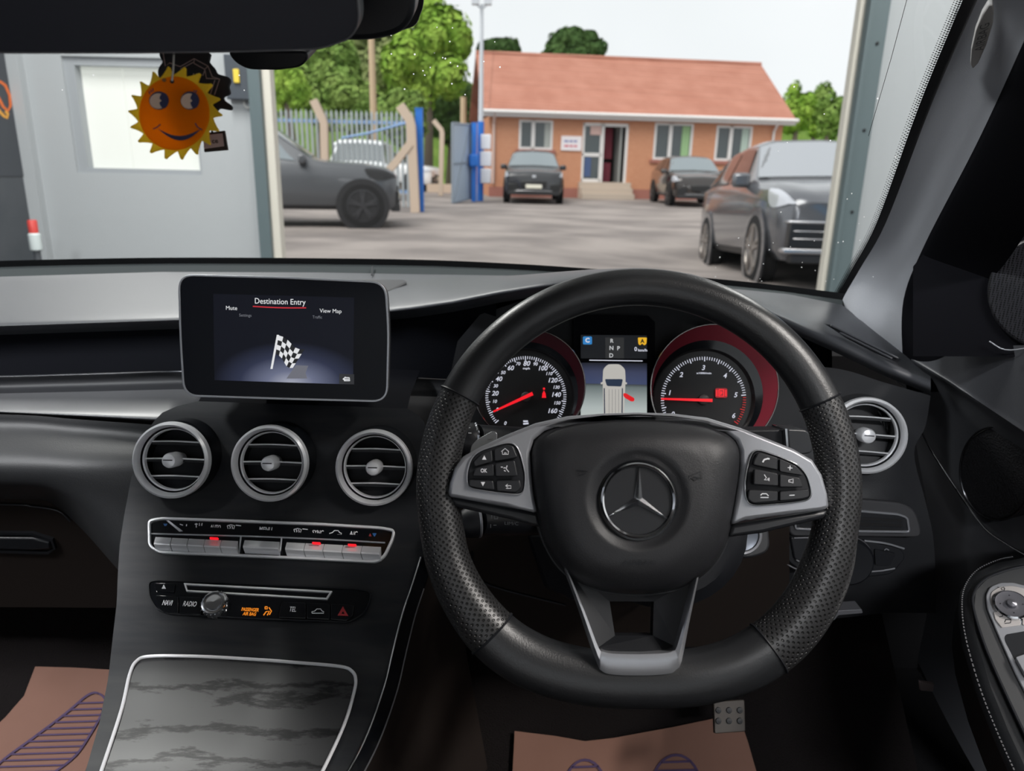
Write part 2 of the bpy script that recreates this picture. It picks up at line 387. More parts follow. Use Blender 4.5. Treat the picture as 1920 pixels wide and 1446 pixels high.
# ================================================================== the yard outside
TARM = mat('worn_tarmac', (.19, .168, .160), .85, spec=.2, var=((.31, .275, .258), .55, (1, 1.4, 1), .38, .62))
GRASS = mat('rough_grass', (.14, .24, .05), .9, spec=.1, var=((.24, .34, .09), 1.5, (1, 1, 1), .3, .7))
BRICK = mat('orange_brick', (.53, .25, .15), .85, spec=.1, var=((.59, .295, .18), 5, (1, 1, 6), .35, .65))
BRICKD = mat('red_brick_plinth', (.36, .155, .125), .85, spec=.1)
WUPVC = mat('white_upvc', (.72, .70, .69), .4)
WGLASS = mat('window_glass', (.05, .065, .07), .08, spec=.8)
def gz(x, y): return -.22 * math.exp(-((x - 2.9) / 1.7) ** 2 - ((y - 11.6) / 1.5) ** 2) - .004
def roofmat():
    m = mat('red_roof_tiles', (.42, .185, .132), .8, spec=.15, var=((.48, .225, .165), 1.2, (1, 1, 1), .35, .65)); n = m.node_tree; b = n.nodes['Principled BSDF']
    tcn = n.nodes.new('ShaderNodeTexCoord'); bt = n.nodes.new('ShaderNodeTexBrick'); bt.offset = 0
    bt.inputs['Scale'].default_value = 1; bt.inputs['Brick Width'].default_value = 60; bt.inputs['Row Height'].default_value = .21; bt.inputs['Mortar Size'].default_value = .035
    bt.inputs['Color1'].default_value = (1, 1, 1, 1); bt.inputs['Color2'].default_value = (.86, .86, .86, 1); bt.inputs['Mortar'].default_value = (.62, .62, .62, 1)
    mx = n.nodes.new('ShaderNodeMix'); mx.data_type = 'RGBA'; mx.blend_type = 'MULTIPLY'; mx.inputs['Factor'].default_value = .8
    src = b.inputs['Base Color'].links[0].from_socket; mp = n.nodes.new('ShaderNodeMapping'); mp.inputs['Rotation'].default_value = (R(-60), 0, 0)
    n.links.new(tcn.outputs['Object'], mp.inputs['Vector']); n.links.new(mp.outputs['Vector'], bt.inputs['Vector']); n.links.new(src, mx.inputs['A']); n.links.new(bt.outputs['Color'], mx.inputs['B']); n.links.new(mx.outputs['Result'], b.inputs['Base Color'])
    return m
ROOF = roofmat()
# ground
rows = []
for j in range(61):
    y = GY + .25 + (40 - GY) * (j / 60) ** 1.4
    rows.append([Vector((x, y, gz(x, y))) for x in [-26 + 52 * i / 90 for i in range(91)]])
V, Fc = grid(rows); tag(obj('ground', V, Fc, TARM), kind='structure')
tag(box('far_ground', (-60, 40, -.2), (60, 140, -.02), GRASS), kind='structure')
# ---------------- office building
BY, YAW = 30.2, R(7.4)
bu = Vector((math.cos(YAW), math.sin(YAW), 0)); bn = Vector((math.sin(YAW), -math.cos(YAW), 0))
o0 = at(917, 300, BY); o0.z = 0
wallp = plane(o0, bn)
def bxy(px, py=290): return (wallp(px, py) - o0).dot(bu)
def bz(py, px=1100): return wallp(px, py).z
BM = Matrix((bu, -bn, Vector((0, 0, 1)))).transposed().to_4x4(); BM.translation = o0     # local: x along, y away, z up
BW = bxy(1462); ZE = bz(222)
bd = thing('office_building', 'single-storey orange brick office with red tiled roof across the yard', 'building', o0)
wins = [(bxy(972), bxy(1035), bz(283), bz(228)), (bxy(1224), bxy(1296), bz(300, 1260), bz(231, 1260)), (bxy(1339), bxy(1406), bz(302, 1370), bz(236, 1370))]
dx0, dx1, dz0, dz1b = bxy(1091), bxy(1176), bz(341), bz(230)
holes = sorted([(a, b, c, d) for a, b, c, d in wins] + [(dx0, dx1, 0, dz1b)])
x = 0
for a, b, c, d in holes:
    box('wall', (x, 0, .0), (a, .3, ZE), BRICK, bd, BM)
    if c > .05: box('wall', (a, 0, 0), (b, .3, c), BRICK, bd, BM)
    box('wall', (a, 0, d), (b, .3, ZE), BRICK, bd, BM); x = b
box('wall', (x, 0, 0), (BW, .3, ZE), BRICK, bd, BM)
box('side_wall', (BW - .3, .3, 0), (BW, 7, ZE), BRICK, bd, BM); box('side_wall', (0, .3, 0), (.3, 7, ZE), BRICK, bd, BM)
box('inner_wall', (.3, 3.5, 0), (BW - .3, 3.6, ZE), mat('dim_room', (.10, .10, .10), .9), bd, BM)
for a, b in ((0, dx0 - .1), (dx1 + .1, BW)): box('plinth', (a, -.02, 0), (b, 0, .38), BRICKD, bd, BM)
# gable + roof
dep = 7.3; rx1 = bxy(1477) ; re = -.35
zr = ZE + .18
ridge_z = at(1160, 109, BY + 4.2).z
rl = -.28
xr_ridge = (at(1421, 116, BY + 4.2 + 1.3) - o0).dot(bu)
RV = [BM @ Vector(v) for v in ((rl, re, zr), (rx1, re, zr), (xr_ridge, 3.6, ridge_z), (rl, 3.6, ridge_z))]
n_ = (RV[1] - RV[0]).cross(RV[3] - RV[0]).normalized()
rf = poly('roof', RV, ROOF, bd, thick=.1)
poly('roof_back', [BM @ Vector(v) for v in ((rl, 7.6, zr), (rl, 3.6, ridge_z), (xr_ridge, 3.6, ridge_z), (rx1, 7.6, zr))], ROOF, bd, thick=.1)
poly('gable', [BM @ Vector(v) for v in ((BW, 0, ZE), (BW, 7, ZE), (xr_ridge - .2, 3.6, ridge_z - .15))], BRICK, bd, thick=.2)
tube('ridge_tiles', [RV[3], RV[2]], .09, ROOF, bd)
box('fascia_board', (rl, re - .03, ZE - .02), (rx1, re, zr + .02), WUPVC, bd, BM)
box('soffit', (rl, re, ZE - .04), (rx1, 0, ZE - .01), WUPVC, bd, BM)
g = tube('gutter', [BM @ Vector((rl, re - .09, zr - .05)), BM @ Vector((rx1 + .05, re - .09, zr - .05))], .075, WUPVC, bd)
for px in (925, 1445):
    xx = bxy(px); tube('downpipe', [BM @ Vector((xx, re - .05, zr - .1)), BM @ Vector((xx, -.06, ZE - .3)), BM @ Vector((xx, -.06, .5 if px < 1000 else 0))], .05, mat('pink_downpipe', (.62, .47, .42), .5) if px < 1000 else WUPVC, bd)
for k, (a, b, c, d) in enumerate(wins):
    f = box('window_frame', (a, -.02, c), (a + .09, .08, d), WUPVC, bd, BM)
    m_ = a + (b - a) * .42
    for lo, hi in (((b - .09, c), (b, d)), ((m_ - .07, c), (m_ + .07, d)), ((a + .09, c), (b - .09, c + .09)), ((a + .09, d - .08), (b - .09, d))):
        box('window_bar', (lo[0], -.02, lo[1]), (hi[0], .08, hi[1]), WUPVC, f, BM)
    for p0, p1 in ((a + .09, m_ - .07), (m_ + .07, b - .09)): box('pane', (p0, .04, c + .09), (p1, .05, d - .08), WGLASS, f, BM)
    box('window_sill', (a - .12, -.08, c - .13), (b + .12, .05, c), BRICKD, bd, BM)
    if k: box('blind', (m_ + .07 + (b - m_) * .45, .02, c + .1), (b - .12, .035, d - .1), mat('pale_curtain', (.42, .52, .46), .8) if k == 2 else mat('green_poster', (.30, .48, .24), .7), f, BM)
    else: box('blind', (b - .32, .02, c + .1), (b - .1, .035, d - .1), mat('grey_curtain', (.38, .40, .38), .8), f, BM)
# front door with side light
df = box('door_frame', (dx0, 0, dz0), (dx0 + .09, .1, dz1b), WUPVC, bd, BM)
dm = dx0 + (dx1 - dx0) * .44
zmid = bz(290)
for lo, hi in (((dm - .1, dz0), (dm + .06, dz1b)), ((dx1 - .1, dz0), (dx1, dz1b)), ((dx0, dz1b - .12), (dx1, dz1b)), ((dx0, dz0), (dm, dz0 + .12)), ((dx0, zmid - .07), (dm, zmid + .07))):
    box('door_bar', (lo[0], 0, lo[1]), (hi[0], .1, hi[1]), WUPVC, df, BM)
for a, b, c, d in ((dx0 + .09, dm - .1, zmid + .07, dz1b - .12), (dx0 + .09, dm - .1, dz0 + .12, zmid - .07)): box('pane', (a, .04, c), (b, .05, d), WGLASS, df, BM)
ol = box('open_door', (dx1 - .3, .1, dz0), (dx1 - .22, .9, dz1b - .12), mat('grey_door', (.30, .31, .30), .5), bd, BM)
box('doorway_hanging', (dm + .1, .6, dz0 + .9), (dm + .55, .7, dz1b - .15), mat('crimson_cloth', (.20, .03, .05), .8), bd, BM)
box('doorway_bin', (dm + .1, .5, dz0), (dm + .5, .8, dz0 + .75), MT['crimson_cloth'], bd, BM)
box('window_notice', (dx0 + .3, .0, zmid + .75), (dx0 + .75, .03, zmid + 1.1), mat('pale_notice', (.62, .42, .38), .7), df, BM)
box('blue_stand', (dx0 + .12, .0, dz0 + .2), (dx0 + .38, .03, zmid - .1), mat('blue_stand', (.06, .10, .22), .6), df, BM)
STEP = mat('stone_step', (.50, .42, .35), .85)
for i in range(3):
    z1 = dz0 * (1 - i / 3); box('step', (dx0 - .1, -.3 * (i + 1), 0), (dx1 + .15, -.3 * i, z1), STEP, bd, BM)
sg = thing('wall_sign', 'small white sign with blue and red lettering beside the office door', 'sign', BM @ Vector((bxy(1070), -.03, bz(282))))
sx0, sx1, sz0, sz1 = bxy(1051), bxy(1089), bz(283), bz(256)
box('board', (sx0, -.05, sz0), (sx1, -.005, sz1), mat('sign_white', (.85, .80, .82), .5), sg, BM)
sgp = plane(BM @ Vector((0, -.055, 0)), bn)
for yy, tx, mm, h in ((264.5, 'AUTO', mat('sign_blue', (.22, .25, .5), .6), 4.2), (273.5, 'SALES', mat('sign_red', (.65, .12, .18), .6), 4.2)):
    strokes('lettering_line', [[(1058, yy), (1066, yy + .2)], [(1068, yy + .2), (1074, yy + .3)], [(1076, yy + .4), (1082, yy + .5)]], sgp, 3.4, mm, sg, .004)
# ---------------- palisade fence, posts and gate
GALV = mat('galvanised_steel', (.42, .46, .48), .5, metal=.3)
BLUE = mat('blue_paint', (.015, .16, .60), .45)
CONCP = mat('concrete_post', (.56, .45, .36), .9, spec=.1)
FY = 21.0
fe = thing('palisade_fence', 'galvanised palisade fence with pale blue rails behind the grey SUV', 'fence', (at(640, 390, FY).x, FY, 0))
pale = None
fx0, fx1 = at(500, 300, FY).x, at(778, 300, FY).x; zt = at(640, 207, FY).z
npl = 30
for i in range(npl):
    x = fx0 + (fx1 - fx0) * (i + .5) / npl
    if pale is None:
        pv = [(-.034, .012, 0), (-.014, -.012, 0), (.014, -.012, 0), (.034, .012, 0)]; Vp = []
        for z in (.05, zt - .08): Vp += [Vector((x + a, FY + b, z)) for a, b, _ in pv]
        Vp += [Vector((x, FY, zt + .02))]
        Fp = [(0, 1, 5, 4), (1, 2, 6, 5), (2, 3, 7, 6), (4, 5, 8), (5, 6, 8), (6, 7, 8), (0, 3, 7, 4), (4, 7, 8)]
        pale = obj('pale', Vp, Fp, GALV, fe, smooth=False); px_ = x
    else:
        o = pale.copy(); COL.objects.link(o); o.parent = fe; o.location.x = x - px_
PBL = mat('faded_blue_rail', (.22, .36, .62), .5)
for z in (zt - .28, .45): box('rail', (fx0 - .1, FY + .02, z - .045), (fx1, FY + .07, z + .045), PBL, fe)
tube('brace', [at(640, 259, FY - .15), at(690, 250, FY - .15), at(770, 228, FY - .15)], .03, PBL, fe)
def cpost(label, pts, Y, wdt=.16, group='cranked concrete fence posts', brace=None):
    P = [at(a, b, Y) for a, b in pts]
    t = thing('concrete_post', label, 'post', (P[0].x, Y, 0), group)
    def bar(nm, P, wd):
        rows = []
        for i, p in enumerate(P):
            a = P[max(0, i - 1)]; b = P[min(len(P) - 1, i + 1)]; tt = (b - a).normalized(); s = Vector((tt.z, 0, -tt.x)) * wd / 2; q = Vector((0, wd / 2, 0))
            rows.append([p + s + q, p + s - q, p - s - q, p - s + q])
        V, Fc = grid(rows, True); Fc += [(0, 1, 2, 3), tuple(range(len(V) - 4, len(V)))]
        obj(nm, V, Fc, CONCP, t, smooth=False)
    P[0].z = min(P[0].z, 0)
    bar('post', P, wdt)
    if brace: bar('brace', [at(a, b, Y - .05) for a, b in brace], wdt * .8)
cpost('cranked concrete fence post rising above the grey SUV bonnet', [(612, 398), (608, 232), (604, 222), (588, 188)], FY - .25, .19)
cpost('braced cranked concrete post beside the blue gate post', [(779, 398), (771, 236), (768, 224), (750, 198)], 19.6, .22, brace=[(770, 268), (742, 305), (712, 338)])
cpost('thin distant cranked concrete post beyond the open gateway', [(826, 345), (829, 250), (828, 244), (813, 226)], 30, .17)
bp = thing('gate_post', 'bright blue steel gate post standing behind the braced concrete post', 'post', (at(787, 398, 19.9).x, 19.9, 0))
x = at(787, 300, 19.9).x; zz = at(785, 205, 19.9).z
box('post', (x - .09, 19.82, 0), (x + .09, 19.98, zz), BLUE, bp); box('post_cap', (x - .1, 19.81, zz), (x + .1, 19.99, zz + .03), BLUE, bp)
# open gate leaf
gt = thing('gate_leaf', 'open grey sheet-metal gate leaf with diagonal brace', 'gate', at(862, 376, 25))
gA, gB, gC, gD = at(848, 381, 24.2), at(848, 231, 24.2), at(882, 234, 26), at(882, 373, 26)
GSH = mat('pale_blue_sheet', (.42, .50, .60), .5)
poly('sheet', [gA, gD, gC, gB], GSH, gt, thick=.03)
for a, b in ((gA, gB), (gB, gC), (gC, gD), (gD, gA), ((gA + gB) / 2, (gC + gD) / 2)): tube('frame_bar', [a, b], .035, mat('gate_frame_grey', (.25, .29, .34), .5), gt, segs=6)
tube('diagonal_brace', [gA.lerp(gD, .05), gC.lerp(gB, .05)], .025, MT['gate_frame_grey'], gt, segs=6)
g2 = thing('gate_post', 'slim blue gate post with lock box at the gate hinge', 'post', (at(889, 372, 25.9).x, 25.9, 0))
x = at(889, 300, 25.9).x; box('post', (x - .08, 25.8, 0), (x + .08, 26.0, at(889, 230, 25.9).z), BLUE, g2)
p = at(889, 301, 25.7); box('lock_box', (p.x - .16, 25.6, p.z - .2), (p.x + .12, 25.8, p.z + .2), BLUE, g2, bevel=.05)
lp = thing('lamp_post', 'tall pale grey yard light pole with blue lower half', 'lamp post', (at(902, 372, 26.4).x, 26.4, 0))
x = at(901, 290, 26.4).x; zb_ = at(901, 228, 26.4).z; ztop = at(899, 8, 26.4).z
M = Matrix.Translation((x, 26.4, 0))
lathe('lower_pole', [(.11, 0), (.11, zb_)], M, BLUE, lp, 12); lathe('upper_pole', [(.085, zb_), (.055, ztop)], M, mat('pale_pole', (.55, .58, .62), .45), lp, 12)
for s in (-1, 1):
    tube('arm', [Vector((x, 26.4, ztop - .15)), Vector((x + s * .2, 26.3, ztop))], .025, MT['pale_pole'], lp)
    box('floodlight', (x + s * .2 - .12, 26.15, ztop - .05), (x + s * .2 + .12, 26.35, ztop + .15), MT['pale_pole'], lp, bevel=.02)
# two round white signs stacked on the pole
for k, (px, py, w_, h_, lb) in enumerate(((911, 266, .17, .24, 'upper white panel fixed beside the blue pole'), (911, 298, .19, .24, 'middle white panel fixed beside the blue pole'), (911, 330, .18, .24, 'lower white panel fixed beside the blue pole'))):
    p = at(px, py, 26.2); s_ = tag(box('pole_sign', (p.x - w_, 26.15, p.z - h_), (p.x + w_, 26.2, p.z + h_), mat('white_sign', (.75, .76, .8), .5) if k == 0 else MT['white_sign'], bevel=.06), lb, 'sign', 'white panels by the pole')
# telegraph pole
x = at(700, 200, 33).x; tp = thing('telegraph_pole', 'tall pale wooden telegraph pole in front of the trees', 'pole', (x, 33, 0))
WP = mat('weathered_wood', (.50, .38, .25), .9)
lathe('pole', [(.16, 0), (.11, 9.5)], Matrix.Translation((x, 33, 0)), WP, tp, 12); box('crossarm', (x - .7, 32.85, 9), (x + .7, 32.95, 9.12), WP, tp)
x = at(869, 230, 33).x; tp = thing('timber_post', 'short pale timber post beyond the grey gate', 'post', (x, 33, 0)); lathe('post', [(.14, 0), (.13, at(869, 182, 33).z)], Matrix.Translation((x, 33, 0)), WP, tp, 10)
# low wall behind gateway
tag(box('yard_wall', (at(800, 350, 33).x, 33, 0), (at(915, 350, 33).x, 33.3, .35), CONCP), 'low pale kerb wall beyond the open gateway', 'wall')
# ---------------- trees
def leafmat(nm, a, b): return mat(nm, a, .7, spec=.2, var=(b, 1.2, (1, 1, 1), .3, .7))
LF = [leafmat('leaf_bright', (.17, .33, .035), (.33, .47, .08)), leafmat('leaf_mid', (.13, .24, .045), (.25, .35, .09)), leafmat('leaf_dark', (.05, .11, .03), (.10, .18, .05)), leafmat('leaf_olive', (.15, .20, .07), (.27, .31, .12))]
BARK = mat('bark', (.10, .08, .06), .9)
def tree(label, px, py, rpx, rypx, Y, lm, n=2200, leaf=.34, seed=1, name='tree', group='trees behind the yard', conifer=False, wall=0):
    rg = random.Random(seed); c = at(px, py, Y); k = (c - CAM).length / FPX; rx, rz = rpx * k, rypx * k
    t = thing(name, label, 'tree', (c.x, Y, 0), group)
    dy = min(rx, rz) * .35
    cl = []
    n = int(n * 2.6); leaf *= .6
    for i in range(34):
        while 1:
            v = Vector((rg.uniform(-1, 1), rg.uniform(-1, 1), rg.uniform(-1, 1)))
            if .3 < v.length < 1: break
        sc = rg.uniform(.22, .42)
        if conifer: f = (1 - v.z) / 2; v.x *= f; v.y *= f; sc *= .35 + .65 * f
        cl.append((Vector((v.x * rx * .75, v.y * dy * .7, v.z * rz * .75)), sc))
    V = []; Fc = []
    for i in range(n):
        cc, sc = rg.choice(cl)
        d = Vector((rg.gauss(0, 1), rg.gauss(0, 1), rg.gauss(0, 1))).normalized() * rg.uniform(.65, 1.05)
        p = c + cc + Vector((d.x * rx * sc, d.y * dy * sc * 1.6, d.z * rz * sc))
        if p.z < .2: p.z = .2 + rg.random() * .5
        a = Vector((rg.gauss(0, 1), rg.gauss(0, 1), rg.gauss(0, 1))).normalized(); b = a.cross(d + Vector((.01, .02, .03))).normalized(); a = b.cross(d).normalized()
        s = leaf * rg.uniform(.6, 1.3); q = len(V)
        V += [p + a * s, p + b * s * .6 + d * s * .3, p - a * s, p - b * s * .6 + d * s * .2]; Fc.append((q, q + 1, q + 2, q + 3))
    obj('foliage', V, Fc, lm, t, smooth=False)
    tube('trunk', [Vector((c.x, Y, 0)), Vector((c.x + .1, Y, c.z * .5)), c + Vector((0, 0, rz * .2))], [.28, .2, .1], BARK, t)
    for s in (-1, 1): tube('branch', [Vector((c.x, Y, max(.8, c.z - rz * .4))), c + Vector((s * rx * .4, 0, rz * .1))], [.12, .05], BARK, t)
    return t
tree('bright broad tree in front of the wood beside the light pole', 800, 95, 80, 95, 41, LF[0], 3600, .40, 3)
tree('tall olive tree behind the telegraph pole', 690, 110, 85, 105, 50, LF[3], 3200, .42, 4)
tree('leafy tree partly hidden below the mirror', 590, 140, 80, 80, 44, LF[1], 2800, .4, 5)
tree('pale green shrub at the left end of the palisade fence', 535, 165, 40, 45, 30, LF[0], 1500, .25, 6)
tree('dark hedge tree behind the concrete post', 650, 195, 80, 50, 39, LF[1], 2200, .33, 7)
tree('dense dark tree behind the open gate', 843, 205, 58, 60, 44, LF[2], 2600, .33, 8)
tree('mid green shrub below the bright tree', 755, 215, 60, 50, 37.5, LF[1], 2000, .3, 9)
tree('distant trees above the left end of the roof', 935, 92, 40, 22, 48, LF[2], 1200, .35, 10)
tree('rounded tree showing above the red roof', 1082, 92, 48, 36, 46, LF[2], 2600, .33, 11)
tree('small pointed tree above the roof beside the rounded one', 1040, 98, 26, 22, 52, LF[2], 1000, .3, 12)
tree('round bright tree right of the red roof', 1495, 205, 34, 42, 50, LF[0], 1500, .33, 13)
tree('hedgerow tree beside the right garage post', 1555, 210, 40, 44, 56, LF[1], 1500, .36, 14)
tree('low hedgerow tree between the two right trees', 1528, 225, 30, 32, 60, LF[0], 1000, .36, 15)
tag(box('field_bank', (at(1440, 250, 66).x, 66, -.1), (at(1720, 250, 66).x, 90, at(1500, 228, 66).z), GRASS), 'green grassy bank right of the office', 'bank')
tag(box('verge_bank', (at(400, 250, 60).x, 60, -.1), (at(960, 250, 60).x, 80, at(600, 150, 60).z), GRASS), 'green bank behind the trees and fence', 'bank')
# ---------------- vehicles
TYRE = mat('tyre_rubber', (.02, .02, .021), .8, spec=.2); RIMB = mat('dark_alloy', (.06, .06, .065), .35, metal=.5); RIMS = mat('bronze_alloy', (.30, .27, .25), .35, metal=.6)
CGL = mat('car_glass', (.30, .34, .36), .05, spec=1.0, metal=.6); CGD = mat('dark_car_glass', (.02, .025, .028), .05, spec=.8)
LENS = mat('headlamp_lens', (.55, .57, .62), .12, spec=.8, metal=.2); CPL = mat('car_black_plastic', (.015, .015, .017), .5); CBR = mat('car_bright_trim', (.5, .5, .52), .25, metal=.8)
def vehicle(label, x, y, z, yaw, paint, L=4.7, wf=.88, nose=1.0, W=1.95, H=1.66, rim=None, wind=None, side=None, kind='suv', pitch=0, name='parked_car', details=(), lens=None):
    rim = rim or RIMB; wind = wind or CGL; side = side or CGD
    M = Matrix.Translation((x, y, z)) @ Matrix.Rotation(yaw, 4, 'Z') @ Matrix.Rotation(pitch, 4, 'X')
    t = thing(name, label, 'car', (x, y, z), 'vehicles in the yard')
    w = W / 2; h = H / 1.66; l = L / 4.7
    if kind == 'van': cab = [(-.0, .90, .95, .95, .2), (.1, .97, 1.05, 1.08, .25), (.55, 1, 1.12, 1.2, .6), (.75, 1, 1.14, 1.25, .8), (1.35, 1, 1.15, 1.95, .8), (4.6, 1, 1.15, 1.98, .86), (4.7, .97, 1.15, 1.9, .85)]
    else: cab = [(0, .82, .84 * nose, .88 * nose, .62), (.06, .90, .90 * nose, .95 * nose, .68), (.22, .96, .95 * nose, 1.01 * nose, .74), (.6, .99, 1.0, 1.07, .78), (1.25, 1, 1.03, 1.10, .80), (1.45, 1, 1.05, 1.13, .82), (2.15, 1, 1.07, 1.62, .66), (2.7, 1, 1.08, 1.66, .64), (3.6, 1, 1.10, 1.63, .63), (4.15, .98, 1.12, 1.55, .62), (4.55, .95, 1.12, 1.18, .70), (4.7, .88, 1.0, 1.02, .70)]
    rows = []
    for yy, ws, zb, zr, wt in cab:
        zb *= h; zr *= h; a = w * ws
        wtop = w * wt; cabin = zr > zb + .2 * h
        p5z = zb + (zr - zb) * (.86 if cabin else .75)
        half = [(a * .92, .30 * h), (a * .985, .40 * h), (a, .60 * h), (a, .78 * h) if zb > .8 * h else (a, .70 * h), (a * .975, zb - .03), (a * .95, zb), (wtop + (a - wtop) * (.22 if cabin else .5), p5z), (wtop * .86, zr - .015), (wtop * .4, zr), (0, zr + .01)]
        rows.append([Vector((-s, yy * l, zz)) for s, zz in half] + [Vector((s, yy * l, zz)) for s, zz in half[-2::-1]])
    n = len(rows[0]); V, Fc = grid([[M @ v for v in r] for r in rows]); Fc += [tuple(range(n)), tuple(range((len(rows) - 1) * n, len(rows) * n))]
    Fc += [(i * n, (i + 1) * n, (i + 2) * n - 1, (i + 1) * n - 1) for i in range(len(rows) - 1)]
    obj('body', V, Fc, paint, t, angle=40)
    ys = [c[0] * l for c in cab]
    def sp(yy, j):                       # surface point: length yy, ring index j (float)
        ks = list(zip(ys, range(len(ys)))); i = interp(yy, ks); i = max(0, min(len(ys) - 1.001, i)); i0 = int(i); f = i - i0; j = max(0, min(n - 1.001, j)); j0 = int(j); g = j - j0
        return rows[i0][j0].lerp(rows[i0][j0 + 1], g).lerp(rows[i0 + 1][j0].lerp(rows[i0 + 1][j0 + 1], g), f)
    def patch(nm, y0, y1, j0, j1, m, off=.012, skew0=0, skew1=0, nn=7):
        R_ = []
        for a in range(nn):
            r = []
            for b in range(nn):
                j = j0 + (j1 - j0) * b / (nn - 1); f = b / (nn - 1); ya, yb = y0 + skew0 * f, y1 + skew1 * f; yy = ya + (yb - ya) * a / (nn - 1)
                p = sp(yy, j); q = sp(yy + .02, j); s = sp(yy, j + .05); nv = (q - p).cross(s - p)
                nv = nv.normalized() if nv.length > 1e-9 else Vector((0, 0, 1)); c = Vector((0, p.y, .7)); 
                if nv.dot(p - c) < 0: nv = -nv
                r.append(M @ (p + nv * off))
            R_.append(r)
        V, Fc = grid(R_); return obj(nm, V, Fc, m, t)
    def lamp_pt(yy, j):
        p = sp(yy, j); q = sp(yy + .02, j); s = sp(yy, j + .05); nv = (q - p).cross(s - p).normalized()
        if nv.dot(p - Vector((0, p.y + .5, .6))) < 0: nv = -nv
        return p + nv * .018
    if kind == 'van':
        patch('windscreen', .80, 1.30, 6.1, n - 7.1, wind); patch('side_window', 1.05, 1.9, 5.1, 6.0, side); patch('side_window', 1.05, 1.9, n - 6.1, n - 7.0, side)
    else:
        patch('windscreen', 1.50 * l, 2.10 * l, 6.15, n - 7.15, wind)
        for s in (0, 1):
            J = (lambda j: j) if s == 0 else (lambda j: n - 1 - j)
            patch('side_window', 1.75 * l, 2.85 * l, J(5.12), J(5.92), side, skew0=.36 * l); patch('side_window', 2.93 * l, 3.75 * l, J(5.12), J(5.92), side)
            patch('quarter_window', 3.82 * l, 4.3 * l, J(5.12), J(5.85), side, skew1=-.2)
            hr = []
            for a in range(5):
                f = a / 4
                hr.append([M @ (lamp_pt(.30 * l + .27 * l * f * math.cos(q), J(4.15 + 1.05 * f * math.sin(q)))) for q in [2 * math.pi * k / 24 for k in range(24)]])
            V, Fc = grid(hr, True); obj('headlamp', V, Fc, lens or LENS, t)
            patch('sill', .35, 4.4 * l, J(0.05), J(.75), CPL, .008)
    # wheels
    wr = .375 * h
    for s in (-1, 1):
        for yy in (wf * l, (wf + 2.85) * l):
            Mw = M @ Matrix.Translation((s * (w - .10), yy, wr)) @ Matrix.Rotation(R(90) * s, 4, 'Y')
            lathe('wheel_arch', [(wr * 1.02, .05), (wr * 1.17, .09), (wr * 1.2, .115), (wr * 1.02, .118)], Mw, paint if kind == 'van' or name == 'dark_grey_suv' else CPL, t, 28)
            lathe('arch_liner', [(.0, .10), (wr * 1.08, .103)], Mw, CPL, t, 24)
            wh = lathe('tyre', [(wr * .70, -.1), (wr * .95, -.1), (wr, -.05), (wr, .08), (wr * .95, .125), (wr * .72, .13), (wr * .70, .10)], Mw, TYRE, t, 28)
            lathe('rim', [(wr * .72, .128), (wr * .68, .132), (wr * .66, .11), (wr * .62, .108)], Mw, rim, wh, 28, cap=False)
            lathe('hub', [(wr * .16, .108), (wr * .15, .125), (.0, .128)], Mw, rim, wh, 16)
            for k in range(5):
                for d in (-.12, .12):
                    a = 2 * math.pi * k / 5 + d; u = Vector((math.cos(a), math.sin(a), 0)); v = Vector((-u.y, u.x, 0)) * wr * .045
                    poly('spoke', [Mw @ (u * wr * .12 + v + Vector((0, 0, .122))), Mw @ (u * wr * .66 + v + Vector((0, 0, .118))), Mw @ (u * wr * .66 - v + Vector((0, 0, .118))), Mw @ (u * wr * .12 - v + Vector((0, 0, .122)))], rim, wh, thick=.02)
    # door mirrors
    for s in (-1, 1):
        yy = 1.62 * l if kind != 'van' else .95
        box('door_mirror', (s * (w + .02) - .09 if s > 0 else s * (w + .02) - .13, yy - .06, 1.04 * h), (s * (w + .02) + .13 if s > 0 else s * (w + .02) + .09, yy + .08, 1.2 * h), paint, t, M, bevel=.04)
    def fbox(nm, x0, x1, z0, z1, m, y0=-.03, y1=.12, bv=.015): return box(nm, (x0 * w, y0, z0 * h), (x1 * w, y1, z1 * h), m, t, M, bevel=bv)
    if kind == 'van':
        fbox('grille', -.55, .55, .62, .8, CPL); fbox('bumper', -.93, .93, .3, .52, CPL, -.06)
        fbox('headlamp', -.9, -.6, .68, .9, LENS, -.02); fbox('headlamp', .6, .9, .68, .9, LENS, -.02); fbox('number_plate', -.27, .27, .4, .5, MT['plate_white'], -.075, 0, 0)
    else:
        for nm, x0, x1, z0, z1, m, y0 in details: fbox(nm, x0, x1, z0, z1, m, y0)
        fbox('bumper', -.86, .86, .28, .40, CPL, -.05)
    return t
mat('plate_white', (.72, .70, .60), .5)
PK = mat('grey_metallic_paint', (.10, .105, .115), .30, metal=.4, coat=.5); PB = mat('black_metallic_paint', (.028, .029, .033), .25, metal=.3, coat=.6); PG = mat('dark_grey_paint', (.13, .135, .15), .22, metal=.5, coat=.7); PW = mat('white_paint', (.80, .82, .84), .3, coat=.4); PBR = mat('black_brown_paint', (.04, .034, .032), .12, metal=.3, coat=.8)
GRL = mat('grille_black', (.012, .012, .013), .35)
det_b = (('grille', -.42, .42, .52, .70, GRL, -.04), ('number_plate', -.27, .27, .48, .60, MT['plate_white'], -.075), ('lower_intake', -.50, .50, .36, .46, GRL, -.06), ('fog_surround', -.86, -.55, .40, .62, GRL, -.03), ('fog_surround', .55, .86, .40, .62, GRL, -.03), ('splitter', -.62, .62, .40, .42, CBR, -.07))
